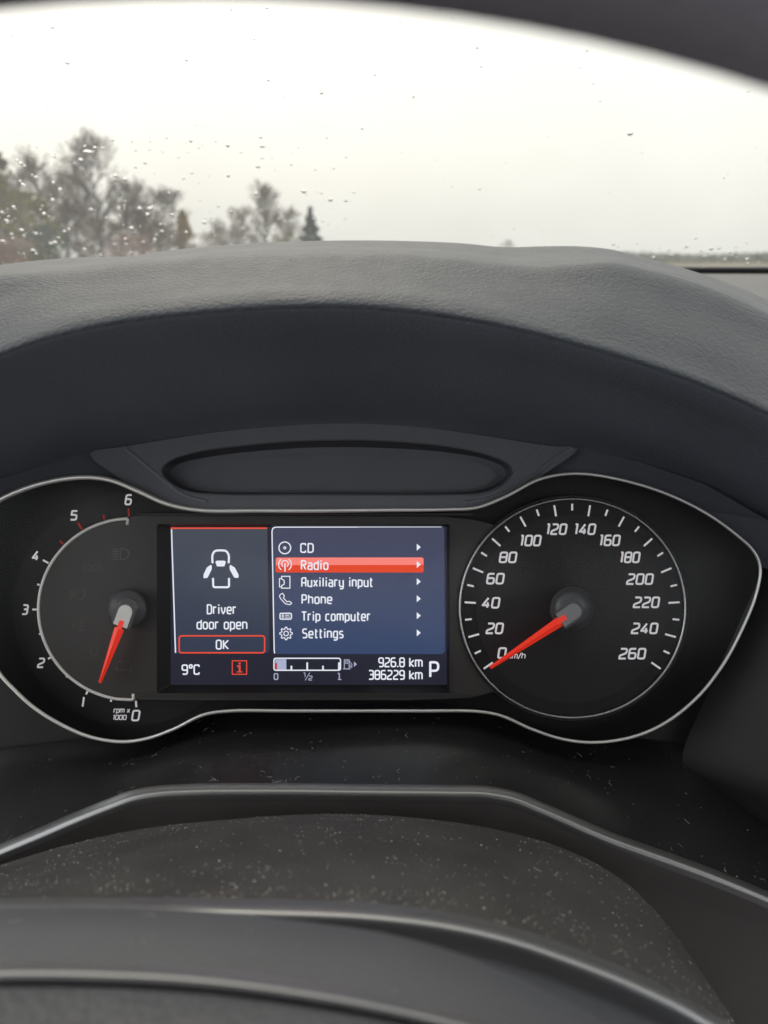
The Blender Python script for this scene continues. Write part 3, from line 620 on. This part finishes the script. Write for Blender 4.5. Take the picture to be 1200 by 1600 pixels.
# ------------------------------------------------------------------ steering column shroud
shr = Thing('steering_column_shroud', P(600, 1500, .24), 'dusty dark brown-grey plastic shroud over the steering column', 'steering column')
sxs2 = np.linspace(-330, 1330, 140)
SF = [(-330, 1440), (-100, 1378), (0, 1352), (100, 1322), (200, 1299), (350, 1281), (520, 1272), (650, 1278), (800, 1302), (890, 1330), (950, 1360), (1000, 1398), (1050, 1455), (1100, 1525), (1150, 1602), (1230, 1760), (1330, 1990)]
SN = [(-330, 1432), (-100, 1417), (0, 1413), (120, 1412), (250, 1413), (400, 1416), (600, 1425), (700, 1438), (800, 1461), (900, 1495), (1000, 1535), (1090, 1580), (1150, 1622), (1230, 1770), (1330, 2000)]
sf, sn = hermite(SF, sxs2), hermite(SN, sxs2)
gap_ = np.maximum(sn-sf, 6)
mid = lambda t: sf+gap_*t
_, G_shr = lofted(shr, 'shroud_top', [(sf+120, .335), (sf+30, .306), (sf+4, .298), (sf, .295), (mid(.06), .286), (mid(.25), .262), (mid(.5), .236), (mid(.75), .214), (mid(.92), .2)], sxs2, M['shroud'], 4)
_, G_lip = lofted(shr, 'shroud_lip', [(mid(.915), .2005), (sn-9, .1965), (sn-3, .1915), (sn+3, .1888), (sn+12, .1870), (sn+30, .1868), (sn+80, .190), (sn+160, .2)], sxs2, M['ridge'], 4)

# ------------------------------------------------------------------ steering wheel (camera looks through it)
whl = Thing('steering_wheel', P(535, 2600, .1), 'grey leather steering wheel, hub top and blurred rim close to the lens', 'steering wheel')
hx = np.linspace(-330, 1330, 130)
HT = [(-330, 1440), (-100, 1421), (0, 1418), (100, 1417), (200, 1418), (300, 1422), (400, 1431), (500, 1443), (600, 1458), (680, 1478), (750, 1503), (850, 1547), (960, 1604), (1100, 1700), (1330, 1900)]
HR = [(-330, 1540), (-100, 1522), (0, 1517), (150, 1518), (300, 1526), (450, 1544), (600, 1570), (750, 1606), (900, 1655), (1100, 1750), (1330, 1930)]
ht, hr = hermite(HT, hx), hermite(HR, hx)
_, G_hub = lofted(whl, 'hub_cover', [(ht+140, .178), (ht+30, .169), (ht+6, .1665), (ht, .1645), (ht+5, .162), (ht*.75+hr*.25, .156), (ht*.4+hr*.6, .1490), (hr-14, .1445)], hx, M['hub'], 4)
lofted(whl, 'hub_ridge', [(hr-15, .1446), (hr-7, .1424), (hr-1, .1402), (hr+5, .1390), (hr+12, .1386), (hr+22, .1392), (hr+34, .1402)], hx, M['ridge'], 4)
lofted(whl, 'airbag_pad', [(hr+20, .1405), (hr+40, .134), (hr+90, .126), (hr+200, .114), (hr+500, .10), (hr+1200, .095)], hx, M['leather'], 4)
TILT = 25; RW = .178
topw = Vector((-.0187, .0835, .0382)); upv = Vector((0, math.sin(R(TILT)), math.cos(R(TILT)))); cen = topw-upv*RW
axv = Vector((0, -math.cos(R(TILT)), math.sin(R(TILT))))
rv = []; NT, NS = 160, 20
for i in range(NT):
    a = 2*math.pi*i/NT; rad = Vector((1, 0, 0))*math.cos(a)+upv*math.sin(a)
    for j in range(NS):
        b = 2*math.pi*j/NS
        p = cen+rad*(RW+.0135*math.cos(b))+axv*(.016*math.sin(b)); rv.append(tuple(RIGI @ (p+Vector((0, 0, CAM_H)))))
rf = [(i*NS+j, i*NS+(j+1) % NS, ((i+1) % NT)*NS+(j+1) % NS, ((i+1) % NT)*NS+j) for i in range(NT) for j in range(NS)]
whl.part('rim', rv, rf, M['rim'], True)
for ang in (8, 172, 270):
    rad = Vector((1, 0, 0))*math.cos(R(ang))+upv*math.sin(R(ang)); tn = Vector((1, 0, 0))*-math.sin(R(ang))+upv*math.cos(R(ang)); sv_, sf_ = [], []
    for k in range(8):
        t = k/7; wdt = .026+.012*(2*t-1)**2; q = cen+rad*(.085+(RW-.092)*t)+axv*(-.02+.018*t)
        for sx, sy in ((1, 1), (-1, 1), (-1, -1), (1, -1)): sv_.append(tuple(RIGI @ (q+tn*wdt*sx+axv*.006*sy+Vector((0, 0, CAM_H)))))
    sf_ = grid_faces(8, 4, True)+[(0, 1, 2, 3), (31, 30, 29, 28)]
    whl.part('spoke', sv_, sf_, M['hub'], True)

# ------------------------------------------------------------------ windshield
wsh = Thing('windshield', RIGI @ Vector((0, .95, CAM_H-.02)), 'rain-spotted windshield above the dashboard', 'windshield')
WB, WT = Vector((.2, .955, CAM_H-.0125)), Vector((.2, .0, CAM_H+.47))
wdir = WT-WB; wn = Vector((0, -wdir.z, wdir.y)).normalized()
if wn.z < 0: wn = -wn
def ws_pt(xw, t, off=0.0):       # bowed pane
    q = WB+wdir*t; bow = .05*((xw-.2)/.8)**2
    return Vector((xw, q.y-bow, q.z))+wn*off
wxs = np.linspace(-.62, 1.02, 40); wts = np.linspace(0, 1, 24)
gv_ = [tuple(RIGI @ ws_pt(x, t)) for t in wts for x in wxs]
wsh.part('glass', gv_, grid_faces(24, 40), M['glass'], True)
se = [ws_pt(x, 0)+Vector((0, -.006, -.0005)) for x in wxs]
sv_ = []
for q in se:
    for dy, dz in ((0, -.004), (-.004, .0025), (.004, .0052), (.01, .003)): sv_.append(tuple(RIGI @ (q+Vector((0, dy, dz)))))
wsh.part('base_seal', sv_, grid_faces(40, 4, True), M['seal'], True)
def ray_ws(px, py):
    """where the line of sight through a pixel meets the pane: (x, t)"""
    v = RIG.to_3x3() @ Vector(P(px, py, 1.0)); o = Vector((0, 0, CAM_H)); lo_, hi_ = .05, 1.5
    f = lambda s: ((o+v*s)-(WB+Vector((0, -.05*(((o+v*s).x-.2)/.8)**2, 0)))).dot(wn)
    for _ in range(50):
        m_ = (lo_+hi_)/2
        if f(lo_)*f(m_) <= 0: hi_ = m_
        else: lo_ = m_
    q = o+v*lo_; return q.x, (q.z-WB.z)/wdir.z, lo_
def glassy(name):
    m = bpy.data.materials.new(name); m.use_nodes = True; n = m.node_tree; n.nodes.clear()
    g = n.nodes.new('ShaderNodeBsdfGlass'); g.inputs['IOR'].default_value = 1.33; g.inputs['Roughness'].default_value = 0.0
    o = n.nodes.new('ShaderNodeOutputMaterial'); n.links.new(g.outputs[0], o.inputs[0]); return m
M['water'] = glassy('rain_water')
def drop_geo(px, py, sx, sy, seed):
    """a flattened bead of water lying on the outer face; sx, sy half sizes in pixels as seen"""
    x, t, s = ray_ws(px, py); c = ws_pt(x, t, .0004); u = Vector((1, 0, 0)); vv = wdir.normalized(); r_ = random.Random(seed)
    sx *= .85; sy *= .85; ax = sx*s/1200; ay = sy*s/1200/.62; hh = min(ax, ay)*.55
    ph = [r_.uniform(-.18, .18) for _ in range(3)]; V, F = [], []; n = 14
    for k, (rr, zz) in enumerate(((1, 0), (.93, .42), (.72, .74), (.4, .94))):
        for j in range(n):
            a = 2*math.pi*j/n; w_ = 1+ph[0]*math.cos(a)+ph[1]*math.cos(2*a+1)+ph[2]*math.sin(3*a)
            V.append(c+u*(ax*rr*w_*math.cos(a))+vv*(ay*rr*w_*math.sin(a))+wn*(hh*zz))
    F = grid_faces(4, n, True); V.append(c+wn*hh); k = len(V)-1
    F += [(3*n+j, 3*n+(j+1) % n, k) for j in range(n)]+[tuple(reversed(range(n)))]
    return V, F, c
BIG = [(136, 239, 9, 4), (127, 251, 4, 3.5), (180, 276, 4.5, 3), (149, 232, 3.5, 3), (133, 230, 3, 2.6), (195, 281, 4, 3), (26, 252, 4, 2.5), (32, 257, 5, 3), (37, 290, 4, 4), (94, 297, 4.5, 3), (69, 335, 4, 3), (235, 327, 6, 3), (231, 336, 4, 4), (206, 358, 4.5, 4), (475, 300, 5, 3), (502, 146, 4, 2.2), (985, 210, 5, 3), (105, 99, 4, 2.6), (82, 44, 3.4, 2), (419, 126, 3, 2), (34, 361, 4, 4), (12, 347, 4, 5), (242, 376, 4, 3.5), (80, 382, 3.6, 3), (52, 393, 4.5, 3.6), (87, 380, 3.5, 3.2), (108, 360, 3.4, 3.4)]
for i, (px, py, sx, sy) in enumerate(BIG):
    V, F, c = drop_geo(px, py, sx, sy, i)
    o = mesh_obj('raindrop', [tuple(v-c) for v in V], F, M['water'], None, True); o.location = c
    tag(o, 'one of the larger clear raindrops beading on the windshield', 'raindrop', 'larger raindrops on the windshield')
V0, F0 = [], []
rs = random.Random(3); cnt = 0
while cnt < 330:
    px = rs.uniform(-60, 1260); py = rs.uniform(10, 428); keep = .06
    if px < 560 and py > 215: keep = .5
    if px < 330 and py > 310: keep = 1.0
    if px > 950 and py > 380: keep = .8
    if rs.random() > keep: continue
    if px > 340 and px < 950 and py > 385: continue
    s = (1.3+2.1*rs.random()**2)*(1.0 if px < 520 and py > 215 or py > 380 else .72)
    V, F, c = drop_geo(px, py, s*rs.uniform(.9, 1.5), s*rs.uniform(.6, 1.0), 100+cnt)
    k = len(V0); V0 += [tuple(v) for v in V]; F0 += [tuple(i+k for i in f) for f in F]; cnt += 1
tag(mesh_obj('raindrops', V0, F0, M['water'], None, True), 'fine scattered rain spots over the windshield', 'raindrops', kind='stuff')

# ------------------------------------------------------------------ unseen body shell, added to shade the cabin and the dials
cab = bpy.data.objects.new('car_cabin', None); COL.objects.link(cab); cab.location = (0, 0, .3); tag(cab, 'unseen car cabin shell added to shade the dashboard', None, None, 'structure')
M['cloth'] = plastic('headliner_cloth', (.55, .54, .53), .9, .1, .1, 40)
M['trimdark'] = plastic('cabin_grey_trim', (.22, .225, .235), .7, .3, .1, 20)
def cbox(name, x0, x1, y0, y1, z0, z1, mat):
    V = [(x, y, z-.3) for x in (x0, x1) for y in (y0, y1) for z in (z0, z1)]
    return mesh_obj(name, V, [(0, 1, 3, 2), (4, 6, 7, 5), (0, 4, 5, 1), (2, 3, 7, 6), (0, 2, 6, 4), (1, 5, 7, 3)], mat, cab)
cbox('roof', -.66, 1.06, -1.5, .0, CAM_H+.462, CAM_H+.50, M['cloth'])
cbox('rear_wall', -.62, 1.02, -1.5, -1.4, .34, CAM_H+.06, M['trimdark'])
cbox('rear_side', -.66, -.622, -1.4, -.55, .34, CAM_H-.02, M['trimdark'])
cbox('pillar', 1.03, 1.07, -1.4, -1.2, CAM_H-.055, CAM_H+.46, M['trimdark'])
cbox('pillar', 1.03, 1.07, -.45, -.3, CAM_H-.055, CAM_H+.46, M['trimdark'])
cbox('pillar', -.66, -.622, -1.4, -1.2, CAM_H-.055, CAM_H+.46, M['trimdark'])
cbox('pillar', -.66, -.622, -.70, -.55, CAM_H-.055, CAM_H+.46, M['trimdark'])
cbox('door_panel', 1.03, 1.09, -1.4, .96, .34, CAM_H-.06, M['trimdark'])
cbox('floor_pan', -.62, 1.03, -1.4, .98, .30, .335, M['trimdark'])
cbox('firewall', -.62, 1.03, .985, 1.0, .34, CAM_H-.03, M['trimdark'])
cbox('dash_end', -.66, -.625, .30, .98, .34, CAM_H-.05, M['trimdark'])

# ------------------------------------------------------------------ dust
def scatter(G, n, smin, smax, rows, cols, r_, bias=None, lint=True):
    V, F = [], []; nr, nc = G.shape[:2]; got = 0; tries = 0
    while got < n and tries < n*40:
        tries += 1
        fi = r_.uniform(rows[0], rows[1])*(nr-1); fj = r_.uniform(cols[0], cols[1])*(nc-1)
        i, j = min(int(fi), nr-2), min(int(fj), nc-2); a, b = fi-i, fj-j
        q = G[i, j]*(1-a)*(1-b)+G[i+1, j]*a*(1-b)+G[i, j+1]*(1-a)*b+G[i+1, j+1]*a*b
        e1 = G[i, j+1]-G[i, j]; e2 = G[i+1, j]-G[i, j]; nn = np.cross(e1, e2); nn = nn/(np.linalg.norm(nn)+1e-12)
        if np.dot(nn, q) > 0: nn = -nn
        if bias and r_.random() > bias(q): continue
        t1 = e1/(np.linalg.norm(e1)+1e-12); t2 = np.cross(nn, t1); ang = r_.uniform(0, 6.28)
        d1 = t1*math.cos(ang)+t2*math.sin(ang); d2 = np.cross(nn, d1)
        s = smin+(smax-smin)*r_.random()**3
        el = r_.choice((1, 1, 1.4, 1.8, 5, 9) if lint else (1, 1, 1.3, 1.6)); L_ = s*el; W_ = s*(1 if el < 3 else .28)
        if el > 3:                                   # a curled fibre of lint
            k = len(V); bend = r_.uniform(-.5, .5)*L_
            for t in (-1, -.33, .33, 1):
                p = q+d1*L_*t*.6+d2*bend*(1-t*t)+nn*s*.25
                V += [tuple(p+d2*W_), tuple(p-d2*W_), tuple(p+nn*W_*1.6)]
            for m_ in range(3):
                for u_ in range(3): F.append((k+m_*3+u_, k+m_*3+(u_+1) % 3, k+m_*3+3+(u_+1) % 3, k+m_*3+3+u_))
        else:
            k = len(V)
            for t in range(5):
                aa = t*1.2566; V.append(tuple(q+d1*L_*math.cos(aa)*r_.uniform(.6, 1)+d2*W_*math.sin(aa)*r_.uniform(.6, 1)+nn*s*.1))
            V.append(tuple(q+nn*s*.8)); F += [(k+t, k+(t+1) % 5, k+5) for t in range(5)]
        got += 1
    return V, F
rd = random.Random(11)
from mathutils import noise as mn
clump = lambda q: max(.06, min(1, 1.6*(mn.noise(Vector(q)*55.0)+.5*mn.noise(Vector(q)*160.0))+.35))
G_lens = np.array(lv).reshape(9, len(out), 3); G_lens = np.concatenate([G_lens, G_lens[:, :1]], 1)
Vd, Fd = join(scatter(G_led, 800, .00006, .00028, (.15, .97), (.14, .86), rd, clump),
              scatter(G_lens, 130, .00004, .00013, (0, 1), (0, 1), rd), scatter(G_shr, 2800, .00008, .00036, (.36, 1), (.15, .9), rd, clump, False), scatter(G_shr, 120, .00007, .0003, (.36, 1), (.15, .9), rd), scatter(G_shr, 80, .0003, .0006, (.4, 1), (.15, .9), rd, lint=False),
              scatter(G_lin, 90, .00006, .0002, (0, .7), (.15, .85), rd), scatter(G_hood, 60, .0001, .00028, (.3, .85), (.15, .85), rd), scatter(G_hub, 60, .0001, .0003, (.4, 1), (.15, .7), rd))
du = mesh_obj('dust', [tuple(RIG @ Vector(v)) for v in Vd], Fd, M['dust']); tag(du, 'pale dust specks and lint on the plastic', 'dust', kind='stuff')

# ------------------------------------------------------------------ trees across the field
def bark(name, col): return plastic(name, col, .9, .1, .3, 2)
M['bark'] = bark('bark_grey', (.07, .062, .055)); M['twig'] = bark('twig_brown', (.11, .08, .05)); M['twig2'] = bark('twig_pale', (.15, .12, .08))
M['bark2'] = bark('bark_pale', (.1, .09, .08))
def leafm(name, col):
    m = plastic(name, col, .8, .2, .5, .8); return m
M['l_olive'] = leafm('leaf_olive', (.14, .12, .015)); M['l_green'] = leafm('leaf_green', (.032, .055, .02)); M['l_spruce'] = leafm('needle_green', (.026, .052, .03))
M['l_orange'] = leafm('leaf_ochre', (.24, .15, .03)); M['l_red'] = leafm('leaf_reddish', (.24, .14, .11)); M['l_far'] = leafm('leaf_far_hazed', (.16, .17, .14))  # far leaves are paled: distance haze put into the colour
def seg(V, F, a, b, ra, rb, n=4):
    d = (b-a).normalized(); u = d.orthogonal().normalized(); v = d.cross(u); k = len(V)
    for q, r_ in ((a, ra), (b, rb)):
        for j in range(n): t = 6.2832*j/n; V.append(tuple(q+(u*math.cos(t)+v*math.sin(t))*r_))
    F += [(k+j, k+(j+1) % n, k+n+(j+1) % n, k+n+j) for j in range(n)]
def bare_tree(px, top, yw, spread, label, m1, m2, seed, lean=0):
    r_ = random.Random(seed); base = at(px, 405, yw); base.z = 0; H = at(px, top, yw).z
    root = bpy.data.objects.new('bare_tree', None); COL.objects.link(root); root.location = base; tag(root, label, 'tree', 'trees beyond the windshield')
    TV, TF, CV, CF = [], [], [], []
    W = spread
    def grow(p, d, ln, rad, lev):
        q = p
        for k in range(2):
            d2 = (d+Vector((r_.gauss(0, .14), r_.gauss(0, .14), r_.gauss(.03, .08)))).normalized(); e = q+d2*ln/2
            r1 = rad*(1-.2*k); r2 = rad*(1-.2*(k+1))
            seg(*((TV, TF) if lev < 2 else (CV, CF)), q, e, r1, r2, 5 if lev < 2 else 3)
            q = e; d = d2
            if lev < 4:
                for _ in range(2):
                    ax = Vector((r_.gauss(0, 1), r_.gauss(0, 1), r_.gauss(0, .4))).normalized()
                    grow(q, (d*.8+ax*.7+Vector((0, 0, .12))).normalized(), ln*r_.uniform(.45, .7), max(r2*.5, H*.0014), lev+1)
        if lev < 4: grow(q, d, ln*.6, max(rad*.5, H*.0014), lev+1)
    q = Vector((0, 0, 0)); d = Vector((lean, 0, 1)).normalized(); NL = 10
    for k in range(NL):
        d = (d+Vector((r_.gauss(0, .05), r_.gauss(0, .05), .12))).normalized(); e = q+d*H*.88/NL
        seg(TV, TF, q, e, H*.02*(1-.9*k/NL), H*.02*(1-.9*(k+1)/NL), 6); q = e; t = (k+1)/NL
        if t < .25: continue
        for _ in range(4 if t < .9 else 6):
            a_ = r_.uniform(0, 6.28); out_ = W*(1.35-.35*t)
            grow(q, Vector((math.cos(a_)*out_, math.sin(a_)*out_, .35+.5*t)).normalized(), H*.25*(1-1.5*(t-.55)**2)*r_.uniform(.6, 1.15)*(1.05-.3*t), H*.0085*(1.1-.7*t), 1)
    mz = max(v[2] for v in CV); s = H/mz
    sc_ = lambda L: [(x*s, y*s, z*s) for x, y, z in L]
    mesh_obj('trunk', sc_(TV), TF, m1, root); mesh_obj('crown', sc_(CV), CF, m2, root); return root
def leafy(name, px, top, yw, wpx, label, mat, seed, shape='cone', n=2600, cat='tree'):
    r_ = random.Random(seed); base = at(px, 405, yw); base.z = 0; H = at(px, top, yw).z; Wd = wpx/1200*yw*.951/2
    root = bpy.data.objects.new(name, None); COL.objects.link(root); root.location = base; tag(root, label, cat, 'trees beyond the windshield' if cat == 'tree' else 'bushes beyond the windshield')
    V, F = [], []; clumps = [(r_.uniform(0, 6.28), r_.random(), r_.uniform(.5, 1)) for _ in range(50)]
    for _ in range(n):
        a, t, k = r_.choice(clumps); a += r_.gauss(0, .35); t = min(.99, max(.0, t+r_.gauss(0, .06)))
        if shape == 'cone': rr = (1-t)**.85*(.75+.25*math.sin(t*40))
        elif shape == 'flame': rr = math.sin(math.pi*min(1, (t*.9+.1)))**.6*(1-t*.4)
        else: rr = math.sqrt(max(0, 1-(1.7*t-.75)**2))*k+.1
        rr *= Wd*r_.random()**.4; p = Vector((math.cos(a)*rr, math.sin(a)*rr, .03*H+t*H*.97))
        s = H*r_.uniform(.010, .026); d = Vector((r_.gauss(0, 1), r_.gauss(0, 1), r_.gauss(0, .7))).normalized(); u = d.orthogonal().normalized(); w_ = d.cross(u); q = len(V)
        V += [tuple(p-d*s*1.6), tuple(p+u*s*.7), tuple(p+d*s*1.6), tuple(p-u*s*.7+w_*s*.3)]; F.append((q, q+1, q+2, q+3))
    mesh_obj('crown', V, F, mat, root)
    TV, TF = [], []; seg(TV, TF, Vector((0, 0, 0)), Vector((0, 0, H*.93)), H*.022, H*.003, 6)
    for _ in range(9):
        z = r_.uniform(.15, .8)*H; a = r_.uniform(0, 6.28); L_ = Wd*.6*(1-z/H if shape == 'cone' else .7)
        seg(TV, TF, Vector((0, 0, z)), Vector((math.cos(a)*L_, math.sin(a)*L_, z+.2*L_)), H*.008, H*.002, 4)
    mesh_obj('trunk', TV, TF, M['bark'], root); return root
bare_tree(158, 196, 50, .5, 'tallest bare tree, standing upright left of centre behind the windshield', M['bark'], M['twig'], 21)
bare_tree(60, 226, 54, .75, 'broad bare tree just left of the tallest bare tree', M['bark'], M['twig2'], 22)
bare_tree(222, 272, 50, .8, 'bare brown tree just right of the tallest bare tree', M['bark'], M['twig'], 23)
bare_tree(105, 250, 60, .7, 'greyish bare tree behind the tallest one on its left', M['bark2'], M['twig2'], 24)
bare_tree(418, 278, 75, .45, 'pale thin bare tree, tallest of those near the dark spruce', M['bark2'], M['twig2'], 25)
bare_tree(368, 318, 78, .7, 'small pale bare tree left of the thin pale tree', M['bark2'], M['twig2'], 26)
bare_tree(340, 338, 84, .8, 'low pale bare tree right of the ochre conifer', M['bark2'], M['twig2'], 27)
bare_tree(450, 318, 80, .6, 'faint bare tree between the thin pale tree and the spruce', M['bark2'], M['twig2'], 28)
bare_tree(250, 284, 56, .8, 'rightmost bare tree of the large brown clump', M['bark'], M['twig'], 30)
bare_tree(28, 262, 58, .9, 'bare tree tucked behind the olive evergreens on the left', M['bark'], M['twig'], 32)
bare_tree(130, 300, 52, .9, 'low dark bare tree at the foot of the tallest one', M['bark'], M['twig'], 33)
bare_tree(235, 318, 54, .9, 'low dark bare tree above the reddish bush', M['bark'], M['twig'], 34)
bare_tree(190, 300, 58, .9, 'low bare tree filling the gap in the brown clump', M['bark'], M['twig'], 31)
leafy('evergreen_tree', -14, 222, 44, 110, 'tall olive evergreen at the left edge of the view', M['l_olive'], 41, 'round', 3600)
leafy('evergreen_tree', 45, 300, 44, 110, 'rounded olive evergreen below the broad bare tree', M['l_olive'], 42, 'round', 3600)
leafy('spruce_tree', 487, 324, 72, 66, 'dark green pointed spruce above the middle of the hood', M['l_spruce'], 43, 'cone', 5200)
leafy('conifer', 290, 328, 64, 40, 'narrow ochre conifer right of the brown clump', M['l_orange'], 44, 'flame', 2600)
leafy('bush', 80, 352, 40, 70, 'dark green bush above the left end of the hood', M['l_green'], 45, 'round', 1500, 'bush')
leafy('bush', 208, 368, 40, 95, 'low reddish bush above the left hump of the hood', M['l_red'], 46, 'round', 2600, 'bush')
leafy('bush', 22, 372, 38, 80, 'low reddish bush at the left edge of the view', M['l_red'], 47, 'round', 2200, 'bush')
leafy('bush', 135, 366, 42, 70, 'brownish low bush between the reddish bush and the green one', M['twig'], 48, 'round', 900, 'bush')
leafy('bush', 315, 366, 66, 60, 'low ochre bush at the foot of the ochre conifer', M['twig2'], 49, 'round', 800, 'bush')
leafy('bush', 395, 356, 78, 80, 'low brown bush left of the spruce', M['twig'], 50, 'round', 900, 'bush')
leafy('bush', 165, 345, 47, 130, 'wide brown thicket under the tallest bare tree', M['twig'], 52, 'round', 1700, 'bush')
leafy('bush', 250, 350, 47, 90, 'brown thicket just left of the ochre conifer', M['twig'], 53, 'round', 1300, 'bush')
leafy('bush', 352, 362, 70, 130, 'long pale thicket between the ochre conifer and the pale trees', M['twig2'], 54, 'round', 1500, 'bush')
leafy('bush', 445, 364, 72, 70, 'low olive bush beside the dark spruce', M['l_olive'], 55, 'round', 900, 'bush')
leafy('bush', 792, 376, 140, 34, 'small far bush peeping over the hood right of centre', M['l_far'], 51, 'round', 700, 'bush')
# far treeline on the right
V, F = [], []; rt = random.Random(5)
for k in range(9000):
    px = rt.uniform(700, 1500); yw = rt.uniform(300, 380); hp = (404-(2+6*(.5+.5*math.sin(px*.02+2*math.sin(px*.007)))*rt.random()-.0)); hp -= 5*rt.random()
    top = at(px, hp, yw); zz = rt.uniform(0, 1)*max(.5, top.z); p = Vector((top.x, yw, zz)); s = rt.uniform(.5, 1.3)
    d = Vector((rt.gauss(0, 1), rt.gauss(0, 1), rt.gauss(0, 1))).normalized(); u = d.orthogonal().normalized(); q = len(V)
    V += [tuple(p-d*s), tuple(p+u*s*.6), tuple(p+d*s), tuple(p-u*s*.6)]; F.append((q, q+1, q+2, q+3))
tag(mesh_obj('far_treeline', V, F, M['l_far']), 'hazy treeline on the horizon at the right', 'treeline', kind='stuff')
